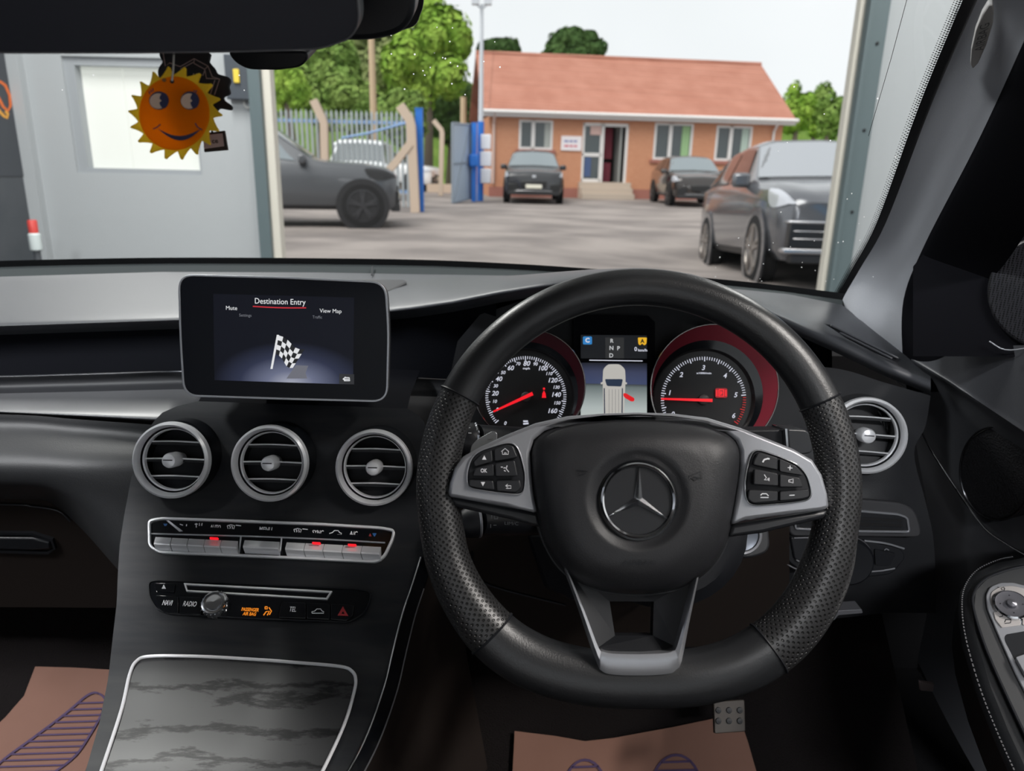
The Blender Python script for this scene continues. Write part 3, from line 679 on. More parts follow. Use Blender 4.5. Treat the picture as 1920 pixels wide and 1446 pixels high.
# grey SUV seen from the side, nose to the right
p = at(682, 428, 14.55)
rq = Matrix.Rotation(R(100.5), 3, 'Z') @ Vector((-1.0, .62 * 5.0 / 4.7, 0))
vehicle('grey SUV seen side-on with its nose pointing right', p.x - rq.x, p.y - rq.y, 0, R(100.5), PK, 5.0, .62, 1.0, 2.0, 1.86, rim=RIMB, side=CGL, details=det_b, name='grey_suv', lens=GRL)
p = at(1000, 383, 25)
vehicle('black SUV parked nose-out under the left office window', p.x, 25.0, 0, R(0), PB, 4.5, .88, 1.0, 1.95, 1.72, details=det_b + (('bonnet_badge', -.06, .06, .80, .88, LENS, -.02),), name='black_suv')
p = at(1316, 388, 25.2)
vehicle('black brown SUV parked at an angle under the right office windows', p.x, 25.2, 0, R(1), PBR, 4.5, .88, 1.0, 1.95, 1.66, details=det_b[:1] + det_b[2:], name='black_brown_suv')
# near dark grey SUV
p = at(1413, 522, 8.9); yaw = R(-4)
vehicle('dark grey SUV with oval headlamps parked close outside the right post', p.x + .97, 7.9, -.02, yaw, PG, 5.2, .88, .97, 2.12, 1.88, rim=RIMS, pitch=R(-4.2), wind=mat('pale_glass', (.42, .44, .47), .1, metal=.5),
        details=(('side_intake', -.90, -.30, .42, .66, GRL, -.05), ('side_intake', .30, .90, .42, .66, GRL, -.05), ('intake_bar', -.92, -.3, .645, .675, CBR, -.06), ('intake_bar', -.86, -.34, .57, .585, CBR, -.058), ('intake_bar', -.86, -.34, .50, .515, CBR, -.058), ('lower_blade', -.95, .95, .37, .42, CBR, -.075), ('centre_intake', -.3, .3, .40, .62, GRL, -.045)), name='dark_grey_suv')
p = at(665, 330, 24.5)
vehicle('white van parked behind the palisade fence', p.x + .1, 24.2, 0, R(6), PW, 4.9, .88, 1.0, 1.9, 1.62, kind='van', name='white_van', wind=mat('grey_glass', (.22, .24, .25), .1, metal=.4))
p = at(848, 320, 35)
vehicle('white pickup glimpsed beyond the open gate', p.x - .6, 34.2, 0, R(80), PW, 4.6, .88, 1.0, 1.9, 1.7, name='white_pickup', details=det_b)
# ================================================================== the cabin: shell, glass, dashboard
def atY(Y): return lambda px, py, l=0: at(px, py, Y - l)
# ---------------- windscreen and roof shell
edge = [(1582, 556, 1.075), (1612, 505, 1.03), (1660, 420, .94), (1745, 200, .77), (1837, -10, .645), (1905, -170, .565)]
base = [(-420, 520, 1.12), (-200, 502, 1.21), (0, 494, 1.26), (300, 488, 1.30), (600, 489, 1.31), (800, 492, 1.31), (960, 499, 1.30), (1100, 508, 1.28), (1300, 524, 1.22), (1440, 538, 1.16), (1582, 556, 1.075)]
CX = -.22
eg = crom([at(*p) for p in edge], 6); eb = resample(crom([at(*p) for p in base], 6), 41)
lft = [Vector((2 * CX - p.x - .02, p.y, p.z)) for p in eg]
rows = []
N = len(eg)
for i in range(N):
    t = i / (N - 1); a, b = lft[i], eg[i]; r = []
    for j in range(41):
        s = j / 40; q0 = eb[j]
        bul = 4 * s * (1 - s); p = a.lerp(b, s) + Vector((0, .20 * bul * (1 - .45 * t), .03 * bul * t))
        p0 = a.lerp(b, s) + Vector((0, .20 * bul, 0)) if i == 0 else None
        off = eb[j] - (lft[0].lerp(eg[0], s) + Vector((0, .20 * bul, 0)))
        r.append(p + off * (1 - t) ** 2)
    rows.append(r)
V, Fc = grid(rows)
ws = tag(obj('window_2', V, Fc, glass('windscreen_glass', (.93, .955, .95), .025), None), kind='structure')
FRIT = mat('black_frit', (.004, .004, .005), .5)
# black band along the base and the pillar edge of the glass (inside face)
def wsn(i, j): return rows[i][j] + Vector((0, -.004, -.002))
low = [rows[0][j] + Vector((0, -.006, -.02)) for j in range(41)]
hi = []
for j in range(41):
    kpx = [(-420, 505), (0, 487), (300, 483), (600, 484), (800, 487), (960, 496), (1100, 503), (1300, 517), (1440, 527), (1520, 535), (1582, 536)]
    p = rows[0][j]; q = rows[2][j] if j < 40 else rows[2][40]; hi.append(p.lerp(rows[1][j], .80) + Vector((0, -.006, 0)))
V, Fc = grid([low, hi]); obj('lower_frit_band', V, Fc, FRIT, ws)
V = []; Fc = []
rg = random.Random(5)
fr_in = []
for i in range(N):
    e = rows[i][40]; d = (rows[i][39] - e).normalized(); fr_in.append((e + Vector((0, -.004, 0)), e + d * .012 + Vector((0, -.004, 0))))
V, Fc = grid([[a for a, b in fr_in], [b for a, b in fr_in]]); obj('side_frit_band', V, Fc, FRIT, ws)
V = []; Fc = []
for i in range(N - 1):
    for k in range(8):
        for rr in range(3):
            f = (k + .5 * (rr % 2)) / 8; a = fr_in[i][1].lerp(fr_in[i + 1][1], f); d = (fr_in[i][1] - fr_in[i][0]).lerp(fr_in[i + 1][1] - fr_in[i + 1][0], f).normalized(); u = (fr_in[i + 1][1] - fr_in[i][1]).normalized()
            c = a + d * (.0012 + rr * .0022); r = .0013 - rr * .0003; q = len(V); V += [c + d * r, c + u * r, c - d * r, c - u * r]; Fc.append((q, q + 1, q + 2, q + 3))
tag(obj('frit_dots', V, Fc, FRIT, ws, smooth=False), kind='stuff')
# dried specks and a fine scratch on the glass
def onglass(px, py):
    d = ray(px, py); best = None
    for i in range(N - 1):
        for j in range(40):
            a, b, c = rows[i][j], rows[i][j + 1], rows[i + 1][j]; n = (b - a).cross(c - a); t = (a - CAM).dot(n) / d.dot(n) if abs(d.dot(n)) > 1e-9 else -1
            if t <= 0: continue
            p = CAM + d * t; e1, e2, w_ = b - a, c - a, p - a
            u = w_.dot(e1) / e1.dot(e1); v = w_.dot(e2) / e2.dot(e2)
            if -.1 <= u <= 1.1 and -.1 <= v <= 1.1: return p
    return at(px, py, .9)
V = []; Fc = []
spots = [(rg.uniform(1340, 1640), rg.uniform(440, 530)) for _ in range(26)] + [(rg.gauss(820, 50), rg.gauss(110, 30)) for _ in range(22)] + [(rg.uniform(1450, 1680), rg.uniform(150, 420)) for _ in range(12)] + [(rg.uniform(60, 460), rg.uniform(110, 180)) for _ in range(6)]
for px, py in spots:
    c = onglass(px, py) + Vector((0, -.003, 0)); r = rg.uniform(.0004, .0011); q = len(V)
    V += [c + Vector((math.cos(a) * r, 0, math.sin(a) * r)) for a in [k * math.pi / 3 for k in range(6)]]; Fc.append(tuple(range(q, q + 6)))
tag(obj('dust_specks', V, Fc, mat('dust', (.7, .7, .7), .8), ws, smooth=False), kind='stuff')
tube('scratch', [onglass(1697, 0) + Vector((0, -.003, 0)), onglass(1668, 110) + Vector((0, -.003, 0)), onglass(1626, 255) + Vector((0, -.003, 0))], .00025, FRIT, ws, segs=4)
# headliner and left side (out of frame, closes the cabin)
top = rows[-1]
hl = [[p + Vector((0, -.004, .004)) for p in top], [Vector((p.x * 1.02, -.1, p.z + .10)) for p in top], [Vector((p.x * 1.02, -1.5, p.z + .10)) for p in top]]
V, Fc = grid(hl); tag(obj('ceiling_lining', V, Fc, LINER, None, solid=.03), kind='structure')
# A-pillar
pt = thing('windscreen_pillar', 'grey cloth-trimmed windscreen pillar with an oval badge', 'pillar', at(1640, 610, 1.0))
prow = [[(1574, 600, 1.09), (1597, 640, 1.05), (1640, 680, 1.02), (1700, 730, 1.0), (1712, 735, .985), (1780, 735, .92)],
        [(1578, 566, 1.07), (1597, 596, 1.03), (1640, 618, 1.0), (1692, 662, .98), (1710, 668, .965), (1780, 668, .90)],
        [(1612, 505, 1.025), (1640, 520, 1.005), (1672, 540, .985), (1694, 562, .965), (1712, 566, .95), (1800, 580, .885)],
        [(1660, 420, .935), (1694, 434, .92), (1716, 450, .905), (1732, 462, .895), (1752, 470, .88), (1880, 500, .81)],
        [(1745, 200, .765), (1785, 225, .752), (1812, 248, .742), (1832, 268, .735), (1852, 282, .72), (1980, 340, .66)],
        [(1837, -10, .64), (1878, 14, .628), (1908, 36, .62), (1930, 54, .614), (1950, 70, .60), (2060, 140, .56)],
        [(1905, -170, .56), (1945, -150, .55), (1975, -130, .545), (2000, -110, .54), (2020, -95, .53), (2120, -20, .50)]]
G_ = [[at(*p) for p in r] for r in prow]
cols = [crom([g[j] for g in G_], 6) for j in range(6)]; r2 = [crom([c[i] for c in cols], 4) for i in range(len(cols[0]))]
V, Fc = grid([r[:13] for r in r2]); obj('pillar_trim', V, Fc, FABRIC, pt, angle=80); V, Fc = grid([r[12:] for r in r2]); obj('pillar_shaded_side', V, Fc, mat('sail_dark', (.007, .007, .009), .9, spec=.05), pt, angle=80)  # pillar side turned from the light: its shade is painted near-black
psurf = lambda px, py, l=0: at(px, py, interp(py, [(-20, .628), (60, .648), (120, .685), (225, .755)]) - .006 - l)
bdg = slab('airbag_badge', [(1862, 8), (1864, 20), (1862, 45), (1850, 85), (1835, 118), (1824, 130), (1820, 122), (1822, 95), (1830, 60), (1842, 28), (1853, 10)], psurf, .003, .005, mat('pale_grey_badge', (.50, .485, .47), .6), pt, bevel=.001)
bo = psurf(1842, 70, .004); bx_ = (psurf(1836, 100, .004) - psurf(1850, 40, .004)).normalized() * -1; by_ = (psurf(1842, 70, .004) - psurf(1852, 74, .004)); by_ = (by_ - bx_ * by_.dot(bx_)).normalized()
Mb = Matrix((bx_, by_, bx_.cross(by_))).transposed().to_4x4(); Mb.translation = bo
text('AIRBAG', 0, 0, 0, None, mat('badge_ink', (.12, .12, .12), .7), pt, M=Mb, size=.0095)
# ---------------- dashboard
da = thing('dashboard', 'black soft-touch dashboard spanning the cabin under the windscreen', 'dashboard', at(900, 760, .95))
T0 = [(p[0], p[1] + 4, p[2]) for p in base]
T1 = [(-420, 540, 1.07), (-200, 525, 1.14), (0, 519, 1.18), (300, 510, 1.22), (600, 511, 1.23), (760, 514, 1.23), (960, 517, 1.22), (1100, 522, 1.22), (1300, 536, 1.15), (1390, 543, 1.12), (1480, 552, 1.08), (1580, 572, 1.04), (1640, 622, 1.01), (1745, 696, .965)]
T2 = [(-420, 548, 1.05), (-200, 536, 1.115), (0, 530, 1.15), (330, 518, 1.19), (690, 522, 1.19), (765, 525, 1.17), (880, 523, 1.14), (960, 517, 1.08), (1040, 511, 1.02), (1110, 507, .99), (1200, 505, .97), (1300, 516, .97), (1395, 553, .985), (1471, 579, .99), (1580, 596, 1.0), (1613, 604, .99), (1650, 632, .985), (1690, 664, .975), (1745, 702, .955)]
T3 = [(-420, 585, .99), (-200, 572, 1.03), (0, 566, 1.05), (330, 556, 1.07), (690, 548, 1.07), (765, 545, 1.05), (880, 535, 1.0), (960, 523, .955), (1040, 513, .92), (1110, 507, .905), (1200, 505, .90), (1300, 517, .90), (1395, 553, .915), (1471, 586, .93), (1580, 624, .95), (1640, 655, .95), (1700, 688, .945), (1745, 708, .935)]
LP = [(-420, 624, .93), (-200, 611, .96), (0, 604, .97), (330, 593, .98), (690, 580, .98), (735, 576, .975), (780, 571, .96), (850, 561, .93), (940, 543, .89), (1020, 530, .865), (1110, 518, .85), (1200, 515, .845), (1300, 526, .85), (1400, 562, .865), (1430, 576, .87), (1560, 634, .895), (1600, 653, .90), (1660, 682, .91), (1745, 716, .915)]
L2 = [(p[0], p[1] + 13, p[2] - .003) for p in LP]
L3 = [(p[0], p[1] + 24, p[2] + .012) for p in LP]
loft('top_pad', [T1, T2, T3, LP, L2, L3], DASH, da, n=170, sub=5, px=(-420, 1745), angle=70)
loft('defroster_strip', [T0, [(p[0], p[1] + 1, p[2]) for p in T1]], mat('defroster_grille', (.045, .052, .054), .95, spec=.1), da, n=90, sub=2, px=(-420, 1580))
tube('pad_seam', [at(699, 500, 1.262), at(698, 508, 1.232), at(697, 516, 1.20)], .0012, BLACK, da, segs=5)
# centre speaker cover behind the display
slab('centre_cover', rnd([(560, 524), (758, 524), (764, 528), (728, 546), (560, 548)], 5), plane(at(730, 535, 1.11), (0, -.12, .99)), .006, .012, mat('cover_grey', (.05, .05, .053), .5), da, bevel=.002)
# right end of the top pad beyond the hood
sidev = lambda px, py, l=0: at(px, py, .925 - l)
vg = slab('side_defroster', [(1548, 608), (1560, 610), (1640, 648), (1690, 674), (1683, 680), (1640, 662), (1590, 636)], sidev, .004, .006, BLACK, da)
for a, b in (((1558, 610), (1684, 672)), ((1575, 624), (1672, 672))): ptube('defroster_rib', [a, b], sidev, 2, .006, DASH, da, smoothn=0)
# passenger-side face and trim
F0 = [(-420, 636, .945), (-200, 625, .972), (0, 618, .984), (330, 607, .993), (735, 592, .992), (880, 575, .95)]
F1 = [(-420, 668, .955), (-200, 660, .975), (0, 656, .985), (330, 648, .99), (735, 648, .99), (880, 640, .97)]
F2 = [(-420, 716, .94), (-200, 710, .955), (0, 705, .965), (335, 697, .97), (735, 708, .97), (880, 716, .97)]
loft('passenger_face', [F0, F1, F2], MATT, da, n=60, sub=4, px=(-420, 930))
def row(y0, yk, Ys): return [(-420, y0, Ys[0]), (-200, y0, Ys[1]), (0, y0, Ys[2]), (180, (y0 + yk) / 2, Ys[3]), (335, yk, Ys[4]), (400, yk + 2, max(.935, Ys[4])), (560, yk + 6, max(.935, Ys[4])), (880, yk + 16, max(.935, Ys[4]))]
bb = (.92, .93, .945, .952, .957)
tr = [row(a, b, tuple(q - d for q in bb)) for a, b, d in ((706, 697, 0), (716, 706, -.001), (728, 718, .003), (738, 730, .016), (748, 745, .036), (758, 762, .060), (768, 782, .085), (774, 792, .089), (780, 800, .070))]
loft('trim_upper_face', tr[:4], mat('shaded_trim', (.026, .027, .031), .5, spec=.3), da, n=70, sub=4, px=(-420, 880), angle=70)  # darker copy of the satin trim; shade of the upright face is in its colour
loft('trim_ledge', tr[3:], TRIM, da, n=70, sub=4, px=(-420, 880), angle=70)
tube('trim_edge', [at(x, y - .5, Y - .002) for x, y, Y in ((-420, 706, .918), (-200, 706, .928), (0, 706, .943), (180, 701, .950), (335, 697, .955), (420, 700, .933), (735, 708, .933), (850, 713, .933))], .0012, CHROME, da, smoothn=6)
# glove box
GB = [[(-420, 772, .83), (0, 777, .84), (140, 786, .84), (290, 797, .84)], [(-420, 800, .825), (0, 803, .832), (140, 812, .832), (280, 822, .834)], [(-420, 860, .785), (0, 862, .79), (140, 868, .79), (262, 876, .795)],
      [(-420, 898, .78), (0, 900, .785), (140, 915, .785), (250, 960, .785)], [(-420, 915, .795), (0, 918, .80), (125, 938, .80), (236, 1050, .78)], [(-420, 935, .84), (0, 940, .845), (115, 960, .845), (232, 1080, .82)]]
loft('glovebox_brow', GB, mat('glovebox_leather', (.024, .025, .027), .5, bump=('noise', 800, .3, .0006)), da, n=60, sub=5, angle=80)
gbp = plane(at(100, 1000, .85), (0, -.96, -.28))
slab('glovebox_door', [(-420, 930), (60, 930), (235, 950), (240, 1140), (-420, 1136)], gbp, 0, .02, KNEE, da)
hp = [(-420, 996), (60, 1000), (98, 1012), (104, 1030), (90, 1040), (-420, 1026)]
band('handle_recess', hp, inset(hp, 4), gbp, .004, .01, SATIN, da); slab('glovebox_handle', [(-420, 1006), (60, 1010), (92, 1018), (94, 1030), (60, 1032), (-420, 1020)], gbp, .006, .01, SATIN, da, bevel=.002)
ptube('glovebox_seam', [(-420, 938), (0, 946), (60, 950), (108, 958), (132, 978)], gbp, 1.4, .004, SATIN, da)
# driver lower dash / right face
loft('right_face', [[(1420, 690, .93), (1560, 690, .925), (1660, 718, .92), (1745, 742, .918)], [(1420, 760, .925), (1560, 770, .92), (1660, 790, .915), (1735, 800, .925)], [(1420, 850, .90), (1560, 860, .895), (1660, 860, .89), (1714, 850, .91)],
                    [(1420, 930, .87), (1560, 925, .86), (1660, 930, .86), (1735, 940, .88)], [(1420, 1000, .86), (1560, 1000, .85), (1660, 1004, .85), (1750, 1010, .87)], [(1420, 1080, .87), (1560, 1090, .86), (1660, 1100, .86), (1755, 1110, .88)], [(1420, 1160, .90), (1560, 1160, .90), (1660, 1150, .90), (1755, 1150, .91)]], DASHLO, da, n=40, sub=5, angle=80)
hw = atY(1.0); slab('hood_inner_wall', [(800, 585), (880, 566), (1000, 548), (1200, 538), (1300, 545), (1400, 576), (1500, 614), (1560, 640), (1560, 860), (800, 860)], hw, 0, .02, MATT, da)
kp = plane(at(1150, 1100, .84), (0, -.97, -.22))
slab('knee_panel', [(780, 960), (1480, 960), (1480, 1190), (1440, 1212), (1000, 1216), (790, 1180)], kp, 0, .03, KNEE, da)
slab('knee_panel_lip', [(780, 1180), (1000, 1216), (1440, 1212), (1480, 1190), (1480, 1225), (1000, 1232), (780, 1200)], kp, -.012, .05, BLACK, da)
lk = rnd([(925, 1010), (1050, 1010), (1050, 1120), (1000, 1110), (975, 1085), (925, 1060)], 14)
slab('column_lower_cover', [(985, 1000), (1300, 1000), (1290, 1100), (1250, 1130), (1070, 1130), (1020, 1105)], kp, .03, .05, BLACK, da, bevel=.006)
tube('knee_seam', [kp(885, 1035, .002), kp(890, 1075, .002), kp(925, 1100, .002), kp(1060, 1135, .002)], .0016, BLACK, da, smoothn=5)
# ---------------- firewall, floor, carpets
FL = .40
fwV = [[at(-420, 1120, .95), at(400, 1120, .95), at(1000, 1180, .95), at(1760, 1100, .98)], [Vector((-1.1, 1.12, FL + .25)), Vector((-.3, 1.12, FL + .25)), Vector((.1, 1.12, FL + .25)), Vector((.6, 1.12, FL + .25))], [Vector((-1.1, .85, FL)), Vector((-.3, .85, FL)), Vector((.1, .85, FL)), Vector((.6, .85, FL))], [Vector((-1.1, -1.2, FL)), Vector((-.3, -1.2, FL)), Vector((.1, -1.2, FL)), Vector((.6, -1.2, FL))]]
V, Fc = grid(fwV); tag(obj('floor_carpet', V, Fc, CARPET, None, smooth=False), kind='structure')
fl = plane((0, .85, FL + .012), (0, -.68, .735)); fl2 = fl
pm = thing('paper_mat', 'brown paper floor mat with striped footprint in the passenger footwell', 'floor mat', fl(130, 1400, 0), 'paper mats')
slab('sheet', [(66, 1250), (140, 1252), (209, 1256), (204, 1300), (196, 1350), (175, 1410), (150, 1470), (110, 1540), (-120, 1540), (-60, 1410), (10, 1345), (45, 1305)], fl, .0, .001, PAPER, pm)
fo = crom([Vector((a, b, 0)) for a, b in ((186, 1301), (165, 1303), (120, 1340), (60, 1385), (0, 1430), (-30, 1470), (20, 1492), (90, 1455), (140, 1418), (172, 1372), (192, 1335), (198, 1315))], 5, True)
fo = [(v.x, v.y) for v in fo]
strokes('footprint_outline', [fo + [fo[0], fo[1]]], fl, 4, INK, pm, .002)
def clipline(y, sl=-.03):
    xs = []
    for (x0, y0), (x1, y1) in zip(fo, fo[1:] + fo[:1]):
        a, b = y0 - y - sl * (x0 - 100), y1 - y - sl * (x1 - 100)
        if a * b < 0: xs.append(x0 + (x1 - x0) * a / (a - b))
    xs.sort(); return [(xs[0], y + sl * (xs[0] - 100)), (xs[-1], y + sl * (xs[-1] - 100))] if len(xs) >= 2 else None
LL = [c for c in (clipline(1320 + 11.5 * k) for k in range(14)) if c]
strokes('footprint_stripes', LL, fl, 3, INK, pm, .002)
dmn = thing('paper_mat', 'pinkish brown paper floor mat with striped footprints in the driver footwell', 'floor mat', fl2(1190, 1440, 0), 'paper mats')
slab('sheet', [(965, 1371), (1040, 1380), (1097, 1390), (1150, 1384), (1260, 1364), (1384, 1338), (1402, 1390), (1418, 1446), (1450, 1560), (955, 1560)], fl2, .0, .001, PAPER, dmn)
for cx, top_, rx in ((1097, 1425, 42), (1268, 1416, 48)):
    o_ = [(cx + rx * math.cos(a), top_ + 70 - 70 * math.sin(a)) for a in [math.pi * k / 16 for k in range(17)]]
    strokes('footprint_outline', [o_], fl2, 5, INK, dmn, .002)
    strokes('footprint_stripes', [[(cx - rx * f, top_ + yy), (cx + rx * f, top_ + yy - 2)] for yy, f in ((14, .6), (30, .82), (46, .93))], fl2, 4, INK, dmn, .002)
pdp = plane(at(1365, 1330, .80), (0, -.8, .6))
pd = thing('accelerator_pedal', 'studded metal pedal just visible below the steering wheel', 'pedal', at(1365, 1345, .80))
slab('pedal_plate', rnd([(1338, 1316), (1396, 1312), (1398, 1372), (1340, 1376)], 4), pdp, 0, .008, mat('pedal_metal', (.04, .033, .028), .6), pd, bevel=.001)
for k in range(3):
    for j in range(2): lathe('rubber_stud', [(.004, 0), (.0035, .002), (0, .0025)], basis(pdp(1347 + 20 * k, 1332 + 20 * j, 0), pdp.n), BLACK, pd, 10)

# body sides and scuttle that close the cabin in
BODY = mat('dark_body_liner', (.010, .010, .011), .9, spec=.1)
tag(box('wall_right_body', (.74, -1.2, .25), (.78, 1.12, 1.0), BODY), kind='structure'); tag(box('wall_left_body', (-1.12, -1.2, .25), (-1.08, 1.12, 1.0), BODY), kind='structure')
tag(box('floor_pan', (-1.12, -1.2, .25), (.78, 1.14, FL - .006), BODY), kind='structure'); tag(box('wall_scuttle', (-1.12, 1.14, .25), (.78, 1.45, .97), BODY), kind='structure')
# ================================================================== centre stack, vents, display
SK = [(700, .86), (757, .832), (800, .815), (870, .795), (960, .765), (1010, .745), (1120, .695), (1240, .635), (1340, .575), (1446, .515), (1600, .42)]
def sm(x):
    return (interp(x - 18, SK) + interp(x, SK) + interp(x + 18, SK)) / 3
def stack(px, py, l=0): return at(px, py, sm(py - .035 * (px - 500)) - l * 1.25)
cs = thing('centre_console', 'black ash veneered centre console sweeping down between the seats', 'console', stack(480, 1300))
ED = [(757, 372, 764), (765, 338, 782), (780, 305, 795), (800, 286, 801), (830, 268, 805), (900, 247, 806), (980, 232, 804), (1035, 224, 792), (1085, 221, 775), (1141, 219, 757), (1200, 212, 741), (1282, 203, 721), (1368, 186, 693), (1446, 164, 655), (1580, 122, 590)]
rows = []
for k in range(45):
    v = 757 + (1580 - 757) * (k / 44) ** 1.15; L_, R_ = interp(v, [(a, (b, c)) for a, b, c in ED])
    rows.append([stack(x, v + .035 * (x - 500)) for x in [L_ + (R_ - L_) * i / 24 for i in range(25)]])
V, Fc = grid(rows); obj('fascia', V, Fc, WOOD, cs, angle=80)
toprow = rows[0]; V, Fc = grid([[p + Vector((0, .12, .014)) for p in toprow], [p + Vector((0, .03, .009)) for p in toprow], toprow]); obj('fascia_top', V, Fc, MATT, cs, angle=80)
le = [r[0] for r in rows]; re_ = [r[-1] for r in rows]
V, Fc = grid([le, [p + Vector((.004, .012, -.004)) for p in le], [p + Vector((.02, .12, -.03)) for p in le], [Vector((p.x + .03, p.y + .16, min(p.z - .1, FL + .02))) for p in le]]); obj('console_side', V, Fc, BLACK, cs)
V, Fc = grid([re_, [p + Vector((-.002, .01, -.01)) for p in re_], [p + Vector((.0, .05, -.06)) for p in re_], [Vector((p.x + .02, p.y + .02, min(p.z - .15, FL + .02))) for p in re_]]); obj('console_side', V, Fc, KNEE, cs)
edg = [(789, 1045), (772, 1100), (755, 1150), (737, 1220), (720, 1290), (690, 1375), (655, 1446), (600, 1540)]
ptube('edge_strip', edg, stack, 1.6, .002, CHROME, cs)
gl = [stack(a + 2, b, 0) for a, b in edg]; gr_ = [stack(a + 22 + 6 * i / 8, b + 4, -.012) for i, (a, b) in enumerate(edg)]
V, Fc = grid([resample(crom(gl, 4), 30), resample(crom(gr_, 4), 30)]); obj('gloss_side_strip', V, Fc, GLOSS, cs)
tube('lower_edge_strip', crom(gr_[1:], 4), .0009, mat('dull_edge', (.22, .22, .23), .3, metal=.6), cs)
dv = [at(x, y, Y) for x, y, Y in ((800, 1180, .84), (860, 1200, .82), (885, 1235, .80), (880, 1300, .76), (850, 1446, .70))]
# driver side carpeted tunnel
tn = [[stack(a + 24, b + 4, -.014) for a, b in edg], [at(a + 60, b + 40, interp(b, [(1045, .82), (1446, .62)])) for a, b in edg], [Vector((at(a + 130, b + 90, interp(b, [(1045, .86), (1446, .70)])).x, at(a + 130, b + 90, interp(b, [(1045, .86), (1446, .70)])).y, FL + .02)) for a, b in edg]]
V, Fc = grid(tn); obj('tunnel_carpet', V, Fc, KNEE, cs)
# roller lid with chrome outline
lid = [(150, 1560), (190, 1446), (228, 1330), (243, 1265), (256, 1240), (282, 1231), (370, 1231), (480, 1237), (560, 1243), (638, 1250), (660, 1259), (667, 1275), (663, 1302), (645, 1360), (605, 1446), (545, 1560)]
lf_ = [(v.x, v.y) for v in crom([Vector((a, b, 0)) for a, b in lid], 5)]
ld = []
for k in range(26):
    v = 1236 + 300 * k / 25
    xs = []
    for (x0, y0), (x1, y1) in zip(lf_, lf_[1:]):
        a, b = y0 - .035 * (x0 - 500) - v, y1 - .035 * (x1 - 500) - v
        if a * b <= 0 and a != b: xs.append(x0 + (x1 - x0) * a / (a - b))
    if len(xs) >= 2: ld.append([stack(x, v + .035 * (x - 500), .0015) for x in [min(xs) + (max(xs) - min(xs)) * i / 20 for i in range(21)]])
V, Fc = grid(ld)
GRAIN = mat('open_grain_veneer', (.030, .031, .032), .40, spec=.42); n = GRAIN.node_tree; b_ = n.nodes['Principled BSDF']
tcn = n.nodes.new('ShaderNodeTexCoord'); mp = n.nodes.new('ShaderNodeMapping'); mp.inputs['Scale'].default_value = (5, 16, 16); wv = n.nodes.new('ShaderNodeTexWave'); wv.inputs['Scale'].default_value = .45; wv.inputs['Distortion'].default_value = 9; wv.inputs['Detail'].default_value = 8; wv.inputs['Detail Scale'].default_value = 2.6; wv.inputs['Detail Roughness'].default_value = .65; wv.bands_direction = 'Y'
rp = n.nodes.new('ShaderNodeValToRGB'); rp.color_ramp.elements[0].position = .0; rp.color_ramp.elements[0].color = (.008, .008, .009, 1); rp.color_ramp.elements[1].position = .22; rp.color_ramp.elements[1].color = (.030, .031, .033, 1)
n.links.new(tcn.outputs['Object'], mp.inputs['Vector']); n.links.new(mp.outputs['Vector'], wv.inputs['Vector']); n.links.new(wv.outputs['Fac'], rp.inputs['Fac']); n.links.new(rp.outputs['Color'], b_.inputs['Base Color'])
rs = n.nodes.new('ShaderNodeMapRange'); rs.inputs['From Max'].default_value = .16; rs.inputs['To Min'].default_value = .24; rs.inputs['To Max'].default_value = .45; n.links.new(wv.outputs['Fac'], rs.inputs['Value']); n.links.new(rs.outputs['Result'], b_.inputs['Specular IOR Level'])
obj('roller_lid', V, Fc, GRAIN, cs, angle=80)
ptube('lid_trim', lid, stack, 3.2, .0022, RING, cs, smoothn=6)
# ---------------- round air vents
def vent(label, px, py, Y, Rm, axis, tilt=0, knob=(0, 0)):
    c = at(px, py, Y); M = basis(c, axis); t = thing('air_vent', label, 'air vent', c - Vector((0, 0, Rm)), 'round dashboard vents')
    lathe('housing', [(Rm * 1.10, -.06), (Rm * 1.04, -.005), (Rm * 1.0, .002)], M, GLOSS, t, 48, cap=False)
    lathe('outer_ring', [(Rm * .99, -.004), (Rm * 1.02, .003), (Rm * 1.0, .009), (Rm * .94, .0115), (Rm * .885, .008), (Rm * .87, .002)], M, RING, t, 56, cap=False)
    lathe('inner_barrel', [(Rm * .87, .002), (Rm * .85, -.004), (Rm * .83, -.012), (Rm * .80, -.03), (0, -.032)], M, GLOSS, t, 48, cap=False)
    lathe('inner_ring', [(Rm * .845, -.003), (Rm * .83, .0005), (Rm * .80, -.001), (Rm * .79, -.006)], M, RING, t, 56, cap=False)
    for k, q in enumerate((.46, 0, -.46)):
        hw = Rm * .80 * math.sqrt(max(.05, 1 - (q / .8) ** 2 * .98)); y = Rm * q
        box('blade', (-hw, y - .0035, -.022), (hw, y - .0005, -.006), BLACK, t, M)
        tube('blade_edge', [M @ Vector((-hw, y, -.005)), M @ Vector((0, y + .001, -.003)), M @ Vector((hw, y, -.005))], .0009, RING, t, smoothn=4, segs=6)
    Mk = M @ Matrix.Translation((knob[0] * Rm, knob[1] * Rm, 0))
    lathe('knob', [(Rm * .14, -.02), (Rm * .20, -.006), (Rm * .20, .010), (Rm * .17, .0135), (Rm * .08, .015), (0, .015)], Mk, RING, t, 28)
    tube('knob_slot', [Mk @ Vector((-Rm * .12, .001, .0152)), Mk @ Vector((Rm * .12, .001, .0152))], .0006, BLACK, t, segs=5)
    return t
AX = Vector((0, -.96, .28))
vent('round silver-ringed air vent, leftmost of the three above the climate panel', 326, 862, .775, .0425, AX)
vent('round silver-ringed air vent, middle one of three under the display', 509, 868, .775, .0425, AX)
vent('round silver-ringed air vent above the climate panel beside the steering wheel', 703, 876, .775, .0425, AX)
vent('round silver-ringed air vent at the driver door side of the dashboard', 1622, 816, .885, .0480, Vector((-.12, -.97, .22)))
